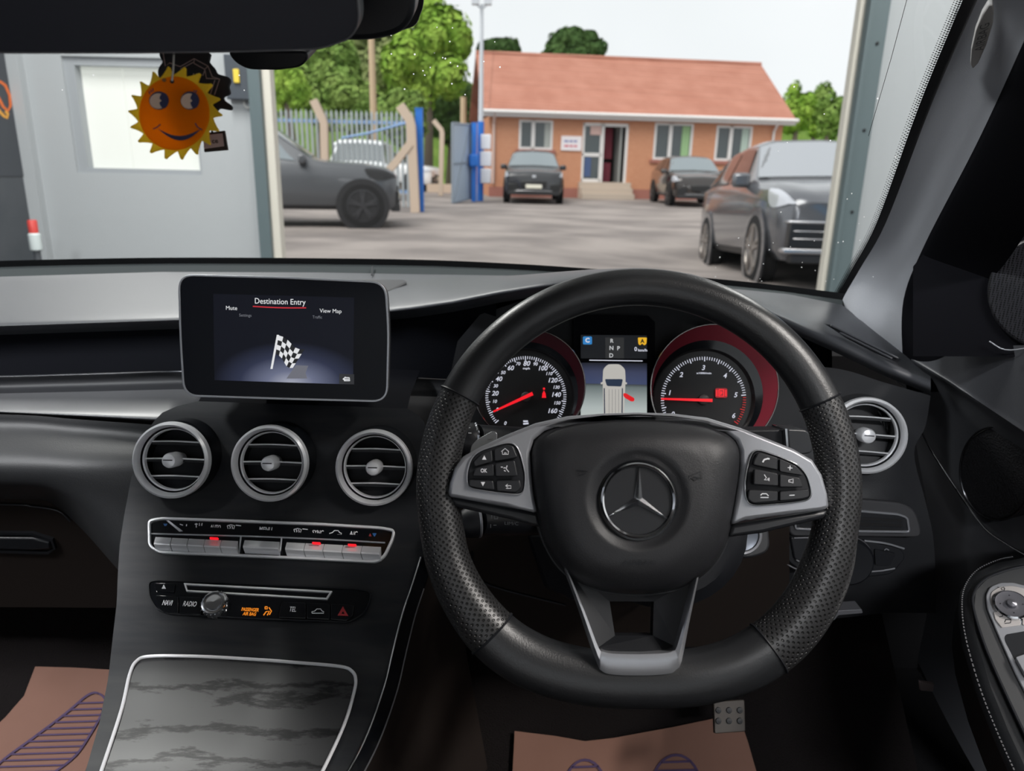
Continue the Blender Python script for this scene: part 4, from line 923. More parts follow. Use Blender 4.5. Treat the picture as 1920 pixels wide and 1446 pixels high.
# ---------------- climate panel
cp = thing('climate_panel', 'slim black climate control strip with silver frame and red lights', 'control panel', stack(505, 1050))
out = rnd([(276, 974), (300, 969), (420, 973), (600, 980), (715, 987), (741, 992), (738, 1010), (722, 1044), (706, 1055), (560, 1048), (400, 1041), (296, 1037), (277, 1024)], 9)
slab('face', out, stack, .001, .012, GLOSS, cp); band('frame', out, inset(out, 4.5), stack, .0038, .006, RING, cp, bevel=.0006)
ptube('divider', [(278, 1001), (400, 1004), (500, 1007), (620, 1012), (722, 1018)], stack, 1.5, .002, SILVER, cp)
for x0, y0, y1 in ((452, 1006, 1041), (528, 1009, 1046)): ptube('divider', [(x0, y0), (x0 - 4, y1)], stack, 1.5, .002, SILVER, cp, smoothn=0)
def keyrow(x0, x1, y0, y1, n, lab):
    for k in range(n):
        a = x0 + (x1 - x0) * k / n + .6; b = x0 + (x1 - x0) * (k + 1) / n - .6; s = .05; f = lambda x, y: y + s * (x - x0)
        P = [[stack(a + 3, f(a, y0), .002), stack(b + 3, f(b, y0), .002)], [stack(a, f(a, y0 + 11), .009), stack(b, f(b, y0 + 11), .009)], [stack(a, f(a, y0 + 14), .009), stack(b, f(b, y0 + 14), .009)], [stack(a + 4, f(a, y1), .002), stack(b + 4, f(b, y1), .002)]]
        V, Fc = grid(P); Fc += [(0, 2, 4, 6), (1, 3, 5, 7)]
        obj('button', V, Fc, RING, cp, smooth=False)
keyrow(288, 444, 1007, 1033, 5, 0); keyrow(455, 522, 1013, 1038, 1, 0); keyrow(534, 712, 1017, 1044, 5, 0)
for x, y in ((401, 1009.5), (593, 1018.5), (660, 1022)): slab('indicator_light', rnd([(x - 8, y - 2.5), (x + 8, y - 1.7), (x + 8, y + 2.5), (x - 8, y + 1.7)], 1.5), stack, .0075, .002, LITR, cp)
for s_, x, y, wd in (('AUTO', 404, 989, 20), ('MENU', 498, 993, 24), ('SYNC', 596, 999, 21), ('A/C', 663, 1001, 15)): text(s_, x, y, 8, stack, WHITEP, cp, .0014, slope=.05, width=wd, bold=.02)
tri = lambda x, y, r, up: [(x - r, y + r * up), (x + r, y + r * up), (x, y - r * up)]
DBL = mat('blue_print', (.02, .12, .35), .6); DRE = mat('red_print', (.35, .03, .03), .6); DOR = mat('rust_print', (.35, .1, .02), .6)
glyph('cool_symbol', tri(310, 986, 4, -1), stack, DBL, cp, .0014); glyph('warm_symbol', tri(317, 989, 4, 1), stack, DOR, cp, .0014)
glyph('warm_symbol', tri(694, 1004, 4, 1), stack, DRE, cp, .0014); glyph('cool_symbol', tri(702, 1004, 4, -1), stack, DBL, cp, .0014)
slab('silver_slash', [(311, 976), (315, 975), (343, 996), (336, 997)], stack, .002, .003, SILVER, cp)
strokes('airflow_symbol', [[(337, 983), (343, 985)], [(336, 990), (345, 991)], [(344, 991), (349, 989), (350, 983)]], stack, 1.7, WHITEP, cp, .0014)
strokes('fan_symbol', [[(368, 981), (368, 993)], [(365, 983), (371, 983)], [(374, 981), (374, 986)], [(379, 981), (378, 986)], [(373, 989), (380, 989)], [(373, 992), (379, 992)]], stack, 1.7, WHITEP, cp, .0014)
for x, y in ((433, 989), (558, 996)):
    strokes('demist_symbol', [[(x - 7, y - 3), (x, y - 5), (x + 7, y - 3), (x + 5, y + 4), (x - 5, y + 3.5), (x - 7, y - 3)], [(x - 3, y + 4), (x - 1, y), (x - 3, y - 3)], [(x + 2, y + 4), (x + 3, y), (x + 1, y - 3)], [(x + 9, y - 4), (x + 19, y - 3)]], stack, 1.6, WHITEP, cp, .0014)
def carsym(x, y, surf, m, par, l, k=1): strokes('car_symbol', [[(x + a * k, y + b * k) for a, b in ((-11, 3), (-11, 0), (-6, -1), (-2, -5), (5, -5), (8, -1), (11, 0), (11, 3), (-11, 3))]], surf, 1.7, m, par, l)
carsym(629, 1000, stack, WHITEP, cp, .0014)
# ---------------- audio panel
ap = thing('audio_panel', 'gloss black audio strip with disc slot and chrome volume knob', 'control panel', stack(485, 1165))
out = rnd([(276, 1090), (292, 1086), (480, 1094), (670, 1103), (697, 1108), (694, 1130), (682, 1152), (655, 1168), (450, 1160), (318, 1152), (292, 1143), (278, 1120)], 10)
slab('face', out, stack, .0012, .012, GLOSS, ap); band('face_rim', out, inset(out, 2.5), stack, .0022, .003, BLACK, ap)
sl_ = [(344, 1093), (623, 1108), (613, 1124), (349, 1109)]
band('disc_slot_frame', sl_, inset(sl_, 3), stack, .0035, .004, RING, ap, bevel=.0004)
slab('disc_slot', inset(sl_, 3), stack, .0014, .001, BLACK, ap)
def key(P, par, r=3, l=.003, m=None): return slab('button', rnd(P, r), stack, l, .003, m or GLOSS, par, bevel=.0006)
key([(289, 1093), (328, 1094), (326, 1111), (291, 1108)], ap); key([(292, 1116), (334, 1118), (334, 1150), (306, 1148), (294, 1138)], ap); key([(336, 1118), (377, 1120), (377, 1153), (336, 1151)], ap)
key([(528, 1128), (573, 1130), (573, 1160), (522, 1158)], ap); key([(575, 1130), (619, 1132), (618, 1162), (575, 1160)], ap); key([(621, 1132), (664, 1134), (662, 1154), (650, 1164), (620, 1162)], ap)
for s_, x, y, wd in (('NAVI', 314, 1131, 18), ('RADIO', 356, 1133, 25), ('TEL', 549, 1143, 13)): text(s_, x, y, 9, stack, WHITEP, ap, .0036, slope=.05, width=wd, bold=.02)
glyph('eject_symbol', tri(307, 1100, 4, 1), stack, WHITEP, ap, .0036); carsym(596, 1147, stack, WHITEP, ap, .0036)
text('PASSENGER', 469, 1143.5, 6, stack, LITO, ap, .0018, slope=.05, width=33, bold=.03); text('AIR BAG', 468, 1151.5, 6, stack, LITO, ap, .0018, slope=.05, width=25, bold=.03)
strokes('airbag_off_symbol', [[(497, 1138), (501, 1138), (501, 1142), (497, 1142), (497, 1138)], [(494, 1154), (499, 1147), (505, 1146), (501, 1154)], [(504, 1139), (509, 1146), (505, 1153)]], stack, 2.2, LITO, ap, .0018)
HZ = mat('hazard_red', (.42, .03, .04), .5)
band('hazard_symbol', [(643, 1137), (653, 1155), (633, 1154)], [(643, 1146), (646, 1151.5), (640, 1151)], stack, .0038, .0006, HZ, ap)
c = stack(406, 1138, .0); Mk = basis(c, nrm(stack, 406, 1138))
lathe('volume_knob', [(.0136, 0), (.0136, .009), (.0125, .0115), (.011, .0120), (.0105, .009), (.0088, .009), (.008, .012), (0, .0125)], Mk, CHROME, ap, 36)
for k in range(20):
    a = 2 * math.pi * k / 20; tube('knob_rib', [Mk @ Vector((.0137 * math.cos(a), .0137 * math.sin(a), .001)), Mk @ Vector((.0137 * math.cos(a), .0137 * math.sin(a), .0095))], .0006, CHROME, ap, segs=4)
# ---------------- central display
dpz = at(530, 635, .80); dp = plane(dpz, (.02, -.985, .17))
dt = thing('central_display', 'tablet-style navigation display showing a chequered flag', 'display', at(535, 752, .80))
out = rnd([(333, 514), (535, 519), (724, 528), (730, 620), (727, 755), (535, 750), (343, 744), (336, 630)], 30, 7)
o2 = scaled(out, 1.0); slab('housing', out, dp, -.001, .016, mat('display_housing', (.03, .03, .034), .4), dt, bevel=.003)
band('silver_rim', out, inset(out, 4), dp, .0022, .004, SILVER, dt, bevel=.0005)
slab('glass_front', inset(out, 3.5), dp, .0016, .002, mat('display_glass', (.006, .007, .011), .12, spec=.12), dt)
sc = [(400, 551), (664, 558), (662, 721), (402, 713)]
SCR = bpy.data.materials.new('screen_picture'); SCR.use_nodes = True; n = SCR.node_tree; b_ = n.nodes['Principled BSDF']; b_.inputs['Base Color'].default_value = (.01, .01, .012, 1); b_.inputs['Roughness'].default_value = .15; b_.inputs['Specular IOR Level'].default_value = .12
tcn = n.nodes.new('ShaderNodeTexCoord'); mp = n.nodes.new('ShaderNodeMapping'); mp.vector_type = 'POINT'; gd = n.nodes.new('ShaderNodeTexGradient'); gd.gradient_type = 'SPHERICAL'
mp.inputs['Location'].default_value = (-.98, 0, 0.0); mp.inputs['Scale'].default_value = (1.8, 0, 2.1); mp.inputs['Location'].default_value = (-.98, 0, 0)
rp = n.nodes.new('ShaderNodeValToRGB'); E = rp.color_ramp.elements; E[0].position = 0; E[0].color = (.003, .004, .009, 1); E[1].position = 1; E[1].color = (.46, .48, .58, 1); e = E.new(.35); e.color = (.03, .037, .075, 1); e = E.new(.7); e.color = (.17, .19, .29, 1)
n.links.new(tcn.outputs['Generated'], mp.inputs['Vector']); n.links.new(mp.outputs['Vector'], gd.inputs['Vector']); n.links.new(gd.outputs['Fac'], rp.inputs['Fac']); n.links.new(rp.outputs['Color'], b_.inputs['Emission Color']); b_.inputs['Emission Strength'].default_value = .8
slab('screen', sc, dp, .0019, .0006, SCR, dt)
SW_ = glow('screen_white', (.85, .86, .88), .85); SG = glow('screen_grey', (.20, .21, .24), .8); SB = glow('screen_black', (.004, .004, .006), 1); SRED = glow('screen_red', (.55, .015, .03), .9); SSH = glow('screen_shadow', (.17, .175, .21), .8)
text('Destination Entry', 525, 566, 10.5, dp, SW_, dt, .0022, slope=.028, width=95, bold=.004)
strokes('red_underline', [[(474 + 100 * k / 10, 574.5 + 2.8 * k / 10 + 1.2 * math.sin(math.pi * k / 10)) for k in range(11)]], dp, 2.2, SRED, dt, .0022)
text('Mute', 434, 578, 7.5, dp, SW_, dt, .0022, slope=.028, width=21); text('View Map', 620, 583.5, 7.5, dp, SW_, dt, .0022, slope=.028, width=41)
text('Settings', 460, 591.5, 5.5, dp, SG, dt, .0022, slope=.028, width=23); text('Traffic', 595, 595, 5.5, dp, SG, dt, .0022, slope=.028, width=18)
slab('flag_shadow', [(537, 710), (555, 685), (578, 686), (573, 699), (576, 710)], dp, .0021, .0001, SSH, dt)
slab('flag_pole', [(519, 628), (523, 628), (511, 692), (507, 692)], dp, .0024, .0002, SW_, dt)
def flagp(u, v):
    a = Vector((522, 629, 0)).lerp(Vector((571, 655, 0)), u); b = Vector((517, 664, 0)).lerp(Vector((549, 690, 0)), u); p = a.lerp(b, v); s = math.sin(u * 6.3) * 3.5; return (p.x + s * .3, p.y - s + 3 * math.sin(u * 3.14))
for par_, nm, m in ((0, 'flag_white_squares', SW_), (1, 'flag_black_squares', SB)):
    V = []; Fc = []
    for i in range(6):
        for j in range(4):
            if (i + j) % 2 == par_:
                q = len(V); V += [dp(*flagp(u / 6, v / 4), .0024) for u, v in ((i, j), (i + 1, j), (i + 1, j + 1), (i, j + 1))]; Fc.append((q, q + 1, q + 2, q + 3))
    tag(obj(nm, V, Fc, m, dt, smooth=False), kind='stuff')
slab('back_key', [(636, 701), (664, 702), (664, 721), (636, 720)], dp, .0021, .0001, glow('key_grey', (.02, .021, .025), .8), dt)
strokes('back_arrow', [[(644, 711), (655, 711.5)], [(646, 708), (655, 708.5), (656, 714), (645, 714)], [(648, 707), (643, 711), (648, 714)]], dp, 1.8, SW_, dt, .0024)
box('display_stalk', (dpz.x - .05, dpz.y + .012, dpz.z - .07), (dpz.x + .05, dpz.y + .10, dpz.z - .02), BLACK, dt, bevel=.008)
# ================================================================== instrument cluster
kpl = plane(at(1150, 740, .90), (0, -.965, .26))
kc = thing('instrument_cluster', 'instrument cluster with two round dials and a central screen', 'instrument cluster', at(1150, 830, .90))
slab('backing', [(858, 640), (900, 590), (1000, 556), (1200, 545), (1330, 552), (1440, 606), (1520, 700), (1540, 850), (845, 850), (845, 700)], kpl, -.022, .02, BLACK, kc)
slab('centre_panel', [(1075, 600), (1085, 590), (1215, 592), (1228, 604), (1228, 850), (1075, 850)], kpl, -.004, .018, mat('cluster_matt', (.004, .004, .006), .7, spec=.1), kc)
REDC = mat('red_glow_bezel', (.20, .006, .020), .45, spec=.4); DIAL = mat('dial_face', (.006, .006, .007), .5)  # red light cast on the bezel cones is put into their colour
def mpp(px, py): return (kpl(px + 5, py) - kpl(px, py)).length / 5
def dial(cx, cy, rpx, ocx, ocy, orpx, needle, ticks, nums, small, red=None, bez=None, unit=None, upy=None):
    m = mpp(cx, cy); M = basis(kpl(cx, cy), kpl.n); r = rpx * m; O = kpl(ocx, ocy, .012); Mo = basis(O, kpl.n)
    lathe('dial_face', [(r * 1.16, -.003), (0, -.0028)], M, DIAL, kc, 48)
    # conical cowl: from the dial edge up to an offset outer rim
    R0 = [M @ Vector((r * 1.14 * math.cos(a), r * 1.14 * math.sin(a), -.002)) for a in [2 * math.pi * k / 64 for k in range(64)]]
    R1 = [M @ Vector((r * 1.19 * math.cos(a), r * 1.19 * math.sin(a), .004)) for a in [2 * math.pi * k / 64 for k in range(64)]]
    R3 = [Mo @ Vector((orpx * m * math.cos(a), orpx * m * math.sin(a), 0)) for a in [2 * math.pi * k / 64 for k in range(64)]]
    V, Fc = grid([R0, R1], True); obj('dial_ring', V, Fc, DCHROME, kc)
    V, Fc = grid([R1, [a.lerp(b, .35) - kpl.n * .001 for a, b in zip(R1, R3)]], True); obj('dial_cowl', V, Fc, GLOSS, kc)
    V, Fc = grid([[a.lerp(b, .35) - kpl.n * .001 for a, b in zip(R1, R3)], R3], True); obj('red_lit_bezel', V, Fc, bez or REDC, kc)
    tube('outer_rim', [p for p in R3], .0008, DCHROME, kc, segs=6, closed=True)
    lay = {0: [], 1: []}
    a0, a1, n_, big, rs = ticks
    VV = {0: ([], []), 1: ([], [])}
    for k in range(n_ + 1):
        a = R(a0 + (a1 - a0) * k / n_); rd = 1 if (red and k >= red) else 0; ln = .11 if k % big == 0 else .075; wd = .012 if k % big == 0 else .009
        u = Vector((math.cos(a), math.sin(a), 0)); v = Vector((-u.y, u.x, 0)); Vt, Ft = VV[rd]; q = len(Vt)
        Vt += [M @ (u * r * (1 - ln) + v * r * wd), M @ (u * r + v * r * wd), M @ (u * r - v * r * wd), M @ (u * r * (1 - ln) - v * r * wd)]; Ft.append((q, q + 1, q + 2, q + 3))
    for rd, mm in ((0, LITW), (1, mat('dim_red_ticks', (.2, .01, .01), .5, emit=(.5, .01, .01), estr=.6))):
        if VV[rd][0]: tag(obj('scale_ticks', VV[rd][0], VV[rd][1], mm, kc, smooth=False), kind='stuff')
    for s_, px, py, h in nums: text(s_, px, py, h, kpl, LITW, kc, .0006, slant=.22, bold=.018, slope=.01, name='numeral')
    x1, y1, x2, y2, wd = needle; d = Vector((x2 - x1, y2 - y1)).normalized(); p_ = Vector((-d.y, d.x))
    slab('needle', [(x1 + p_.x * 1.6, y1 + p_.y * 1.6), (x2 + p_.x * wd, y2 + p_.y * wd), (x2 - p_.x * wd, y2 - p_.y * wd), (x1 - p_.x * 1.6, y1 - p_.y * 1.6)], kpl, .005, .0012, LITR, kc)
    lathe('needle_hub', [(r * .12, 0), (r * .12, .0035), (r * .09, .0045), (0, .0048)], M, mat('hub_grey', (.07, .055, .055), .4), kc, 24)
dial(986, 744, 76, 992, 724, 104, (925, 772, 999, 738, 3.4), (222, -38, 80, 5, 0), [(s, x, y, h) for s, x, y, h in (('0', 932, 768, 6.5), ('10', 927, 753, 6), ('20', 928, 738, 8.5), ('30', 929, 724, 6), ('40', 935, 711, 8.5), ('50', 943, 699, 6), ('60', 957, 690.5, 8.5), ('70', 971, 682.5, 6), ('80', 987, 682, 9), ('90', 1003.5, 683, 6), ('100', 1017, 691, 8.5), ('110', 1029, 701, 6), ('120', 1035.5, 713.5, 8.5), ('130', 1042.5, 726.5, 6), ('140', 1042, 740.5, 8.5), ('150', 1044, 756, 6), ('160', 1035, 771, 8.5), ('0', 947, 794, 6.5))], 0, bez=mat('faint_red_glow_bezel', (.05, .004, .010), .35, spec=.5))  # left bezel carries a weaker painted red glow
text('mph', 987, 691, 3.6, kpl, LITW, kc, .0006, slope=.01, width=13, bold=.03)
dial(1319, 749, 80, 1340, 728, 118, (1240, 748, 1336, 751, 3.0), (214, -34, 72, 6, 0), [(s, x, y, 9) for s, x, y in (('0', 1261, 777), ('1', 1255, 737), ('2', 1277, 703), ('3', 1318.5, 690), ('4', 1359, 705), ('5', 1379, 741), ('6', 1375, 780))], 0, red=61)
text('x1000/min', 1320, 700, 3.4, kpl, LITW, kc, .0006, slope=.01, width=28, bold=.03)
# warning symbols
P = [(1020, 732), (1023, 738), (1024, 746), (1016, 746), (1017, 738)]; slab('seatbelt_light', P, kpl, .0006, .0003, LITR, kc); lathe('seatbelt_light_head', [(.0015, 0), (0, .0004)], basis(kpl(1020, 729, .0006), kpl.n), LITR, kc, 12)
strokes('brake_light', [[(1344, 731), (1344, 743)], [(1348, 731), (1357, 731), (1357, 743), (1348, 743), (1348, 731)], [(1361, 731), (1361, 743)], [(1351, 741), (1351, 734), (1354, 735), (1353, 738), (1351, 738)]], kpl, 2.6, LITR, kc, .0008)
slab('brake_light_field', rnd([(1341, 728), (1364, 728), (1364, 746), (1341, 746)], 4), kpl, .0005, .0003, glow('dim_red_field', (.35, .004, .01), .8), kc)
# central screen
slab('screen_upper', [(1089, 628), (1213, 629), (1213, 673), (1089, 672)], kpl, .0002, .0008, glow('screen_dark', (.004, .005, .007), 1), kc)
slab('gear_field', [(1135, 633), (1170, 633), (1170, 672), (1135, 672)], kpl, .0006, .0003, glow('gear_grey', (.026, .027, .028), .8), kc)
for s_, x, y, h in (('R', 1147, 639.5, 7), ('N', 1146.5, 653, 7.5), ('P', 1159.5, 653.5, 7.5), ('D', 1146, 667, 7.5)): text(s_, x, y, h, kpl, glow('gear_white', (.6, .61, .62), .8), kc, .001, slope=.01, bold=.03)
slab('comfort_icon', rnd([(1093, 631), (1110, 631), (1110, 646), (1093, 646)], 2.5), kpl, .0008, .0003, LITB, kc); text('C', 1101.5, 638.5, 8, kpl, LITW, kc, .0014, slope=0, bold=.05)
slab('start_stop_icon', rnd([(1196, 633), (1213, 633), (1212, 645), (1208, 648), (1204, 644), (1200, 648), (1197, 645)], 2), kpl, .0008, .0003, LITY, kc); text('A', 1204.5, 640, 7, kpl, SB, kc, .0014, slope=0, bold=.04)
text('0', 1192, 655, 7.5, kpl, LITW, kc, .001, slope=0, bold=.02); text('km/h', 1205, 657, 4.5, kpl, LITW, kc, .001, slope=0, bold=.03, width=17)
strokes('screen_line', [[(1105, 675.5), (1205, 677)]], kpl, 1.8, LITW, kc, .001)
def vgrad(name, stops):
    m = bpy.data.materials.new(name); m.use_nodes = True; n = m.node_tree; b = n.nodes['Principled BSDF']; b.inputs['Base Color'].default_value = (.01, .01, .01, 1)
    t = n.nodes.new('ShaderNodeTexCoord'); s = n.nodes.new('ShaderNodeSeparateXYZ'); r = n.nodes.new('ShaderNodeValToRGB'); E = r.color_ramp.elements
    E[0].position, E[0].color = stops[0][0], (*stops[0][1], 1); E[1].position, E[1].color = stops[-1][0], (*stops[-1][1], 1)
    for p, c in stops[1:-1]: e = E.new(p); e.color = (*c, 1)
    n.links.new(t.outputs['Generated'], s.inputs[0]); n.links.new(s.outputs['Z'], r.inputs[0]); n.links.new(r.outputs[0], b.inputs['Emission Color']); b.inputs['Emission Strength'].default_value = .8; return m
slab('screen_lower', [(1089, 680), (1213, 681), (1213, 800), (1089, 800)], kpl, .0002, .0008, vgrad('screen_sky', [(0, (.62, .66, .62)), (.3, (.50, .56, .55)), (.62, (.16, .20, .20)), (.665, (.05, .06, .07)), (.67, (.06, .08, .17)), (.85, (.05, .06, .12)), (1, (.008, .009, .013))]), kc)
CARW = glow('screen_car_body', (.58, .56, .52), .8); CARG = glow('screen_car_glass', (.02, .035, .07), .8); CARS = glow('screen_car_shade', (.34, .33, .32), .8)
cb_ = rnd([(1131, 692), (1140, 683), (1162, 683), (1172, 692), (1173, 712), (1169, 800), (1132, 800), (1130, 712)], 5)
slab('screen_car', cb_, kpl, .0008, .0003, CARW, kc); slab('screen_car_windscreen', rnd([(1134, 711), (1168, 711), (1165, 725), (1138, 724)], 3), kpl, .0012, .0003, CARG, kc)
strokes('screen_car_lines', [[(1133, 728), (1134, 800)], [(1167, 728), (1166, 800)]], kpl, 2, CARG, kc, .0012); strokes('screen_car_ribs', [[(x, 730), (x, 800)] for x in (1142, 1148, 1154, 1160)], kpl, 1.2, CARS, kc, .0012)
slab('screen_car_mirror', [(1126, 718), (1132, 715), (1132, 720), (1127, 721)], kpl, .0012, .0003, CARW, kc); slab('screen_car_mirror', [(1170, 715), (1176, 718), (1175, 721), (1170, 720)], kpl, .0012, .0003, CARW, kc)
slab('screen_open_door', rnd([(1168, 738), (1173, 737), (1190, 747), (1189, 753), (1183, 753), (1170, 745)], 3), kpl, .0014, .0003, glow('screen_door_red', (.75, .01, .015), .9), kc)
strokes('fuel_symbols', [[(981, 790), (990, 790)], [(981, 795), (991, 794)]], kpl, 3, LITW, kc, .0008)

# ================================================================== steering column parts
sc_ = thing('steering_column', 'black steering column shroud behind the wheel', 'steering column', at(1196, 960, .80))
lathe('shroud', [(.10, -.02), (.095, .12), (.085, .18), (.07, .19)], basis(at(1190, 960, .85), (0, -.94, .34)), BLACK, sc_, 32, sy=.9)
def stalkrod(P, r, m, par, nm='stem'): return tube(nm, P, r, m, par, segs=14)
s1 = thing('column_stalk', 'left upper column stalk with ringed end knob above the left spoke', 'stalk', at(900, 850, .72))
tube('stem', [at(1010, 830, .76), at(935, 826, .735), at(893, 822, .72)], [.016, .0155, .0145], BLACK, s1, segs=16)
M = basis(at(893, 822, .72), (-.96, -.25, 0)); lathe('knob', [(.0145, .0), (.0165, .002), (.017, .010), (.014, .016), (0, .017)], M, SATIN, s1, 28)
lathe('knob_ring', [(.0162, -.001), (.0172, .0005), (.0162, .002)], M, CHROME, s1, 28, cap=False)
ss = lambda px, py, l=0: at(px, py, .705 - l)
strokes('stalk_marks', [[(876, 802), (882, 802)], [(878, 812), (884, 812)], [(877, 822), (883, 822)]], ss, 2, WHITEP, s1)
s2 = thing('gear_selector', 'chunky black gear selector stalk right of the hub', 'stalk', at(1480, 850, .72))
gsp = plane(at(1490, 830, .715), (.1, -.97, .2))
slab('stem', rnd([(1370, 808), (1473, 806), (1474, 850), (1380, 846)], 4), gsp, -.004, .028, BLACK, s2, bevel=.004)
slab('head', rnd([(1476, 804), (1512, 806), (1520, 815), (1526, 838), (1522, 850), (1480, 857)], 5), gsp, .002, .034, mat('selector_black', (.03, .032, .036), .4), s2, bevel=.004)
slab('head_ring', [(1472, 804), (1476, 804), (1480, 857), (1476, 856)], gsp, .003, .03, CHROME, s2)
s3 = thing('cruise_stalk', 'left lower cruise control stalk below the left spoke', 'stalk', at(900, 1000, .72))
tube('stem', [at(1040, 975, .77), at(960, 977, .745), at(898, 978, .72)], [.017, .0165, .0155], BLACK, s3, segs=16)
M = basis(at(898, 978, .72), (-.96, -.25, 0)); lathe('knob', [(.0155, .0), (.017, .002), (.016, .014), (.012, .02), (0, .021)], M, BLACK, s3, 28); lathe('knob_ring', [(.0168, -.001), (.0178, .0005), (.0168, .002)], M, SILVER, s3, 28, cap=False)
text('LIM/C', 959, 982, 6, ss, GREYP, s3, .002, slope=.04, width=26); strokes('stalk_marks', [[(922, 966), (922, 973)], [(927, 966), (933, 966), (933, 973), (927, 973), (927, 966)], [(920, 983), (920, 990)], [(925, 985), (931, 985)]], ss, 1.6, GREYP, s3)
st_ = thing('start_button', 'round silver-ringed engine start button right of the hub', 'button', at(1392, 1035, .80))
M = basis(at(1390, 1002, .79), (0, -.93, .36)); Rm = 38 * .84 / FPX
lathe('bezel', [(Rm * 1.1, -.03), (Rm * 1.08, .0), (Rm * .98, .005), (Rm * .88, .004), (Rm * .84, .0)], M, SILVER, st_, 40, cap=False); lathe('button', [(Rm * .84, 0), (Rm * .82, .003), (Rm * .6, .002), (0, .0015)], M, mat('button_dark_metal', (.10, .11, .13), .3, metal=.6), st_, 40)
stp = plane(at(1390, 1002, .786), (0, -.93, .36)); text('START', 1388, 994, 5, stp, GREYP, st_, .002, slope=.02, width=28); text('ENGINE', 1388, 1003, 4, stp, GREYP, st_, .002, slope=.02, width=28); text('STOP', 1388, 1011, 5, stp, GREYP, st_, .002, slope=.02, width=22)
slab('shroud', rnd([(1340, 975), (1440, 978), (1446, 1035), (1400, 1050), (1345, 1040)], 20), stp, -.006, .02, DASHLO, st_, bevel=.003)
# lower vent strip and lamp switch right of the wheel
rfp = plane(at(1650, 975, .845), (0, -.985, .17))
vs = thing('demister_grille', 'slim slotted grille with bright frame right of the steering wheel', 'air vent', rfp(1640, 1005))
o_ = rnd([(1480, 934), (1600, 936), (1690, 943), (1715, 955), (1726, 985), (1728, 1008), (1480, 1006)], 14)
slab('surround', o_, rfp, .002, .01, mat('surround_grey', (.05, .05, .054), .45), vs, bevel=.002)
i_ = rnd([(1490, 953), (1600, 956), (1685, 963), (1704, 970), (1708, 1000), (1620, 999), (1490, 994)], 7)
slab('slot_panel', i_, rfp, .003, .004, SATIN, vs); band('bright_frame', i_, inset(i_, 4), rfp, .0055, .004, SILVER, vs, bevel=.0006)
for y in (968, 978, 988): slab('slot', [(1500, y - 1), (1640, y + 3), (1692, y + 5.5), (1692, y + 10), (1640, y + 8), (1500, y + 4)], rfp, .0034, .0004, FRIT, vs); slab('slat', [(1500, y + 5), (1692, y + 11), (1692, y + 13), (1500, y + 7)], rfp, .0045, .002, SATIN, vs)
ls = thing('lamp_switch', 'dark rotary lamp switch panel below the slotted grille', 'switch', rfp(1570, 1090))
o_ = rnd([(1475, 1004), (1600, 1010), (1690, 1028), (1700, 1045), (1672, 1078), (1600, 1086), (1500, 1072), (1474, 1050)], 12)
slab('panel', o_, rfp, .001, .012, SATIN, ls, bevel=.002)
ptube('upper_trim', [(1620, 1014), (1660, 1019), (1695, 1029)], rfp, 1.8, .004, SILVER, ls); ptube('lower_trim', [(1634, 1072), (1655, 1070), (1678, 1066)], rfp, 1.3, .004, SILVER, ls); ptube('lower_trim', [(1474, 1057), (1490, 1066), (1508, 1072)], rfp, 1.3, .004, mat('dull_trim', (.25, .25, .27), .4, metal=.5), ls)
slab('left_key', rnd([(1482, 1008), (1524, 1007), (1530, 1058), (1490, 1050)], 5), rfp, .006, .008, SATIN, ls, bevel=.002); ptube('key_trim', [(1493, 1050), (1504, 1056), (1512, 1058)], rfp, 1.3, .0065, SILVER, ls); ptube('key_trim', [(1489, 1009), (1524, 1008)], rfp, 1.2, .0065, MT['dull_trim'], ls, smoothn=0)
strokes('fog_symbol', [[(1513, 1030), (1509, 1034), (1513, 1039), (1513, 1030)], [(1516, 1031), (1520, 1031)], [(1516, 1034), (1520, 1034)], [(1516, 1038), (1520, 1038)]], rfp, 1.5, GREYP, ls, .0068)
M = basis(rfp(1588, 1050, .004), rfp.n); rr = 47 * .87 / FPX; lathe('rotary_knob', [(rr, 0), (rr, .010), (rr * .9, .013), (rr * .3, .012), (0, .012)], M, BLACK, ls, 40); lathe('knob_rim', [(rr * 1.03, 0), (rr * 1.06, .003), (rr * 1.03, .004)], M, MT['dull_trim'], ls, 40, cap=False)
slab('right_key', rnd([(1640, 1030), (1680, 1038), (1668, 1062), (1642, 1060)], 3), rfp, .004, .004, BLACK, ls); strokes('key_symbol', [[(1658, 1032), (1662, 1029), (1667, 1032)]], rfp, 1.6, GREYP, ls, .0046)
br = thing('bonnet_release', 'thin release lever in the shadow below the lamp switch', 'lever', at(1590, 1165, .84))
bsp = atY(.84); slab('lever', rnd([(1566, 1146), (1616, 1143), (1618, 1150), (1572, 1154), (1564, 1164), (1560, 1158)], 2), bsp, 0, .02, MT['dull_trim'], br, bevel=.001)
ck = thing('metal_clip', 'small metal clip in the dark footwell near the door', 'clip', at(1738, 1295, .72)); slab('plate', [(1724, 1278), (1752, 1283), (1750, 1298), (1726, 1296)], atY(.72), 0, .004, mat('clip_metal', (.25, .2, .2), .4, metal=.5), ck, bevel=.001)

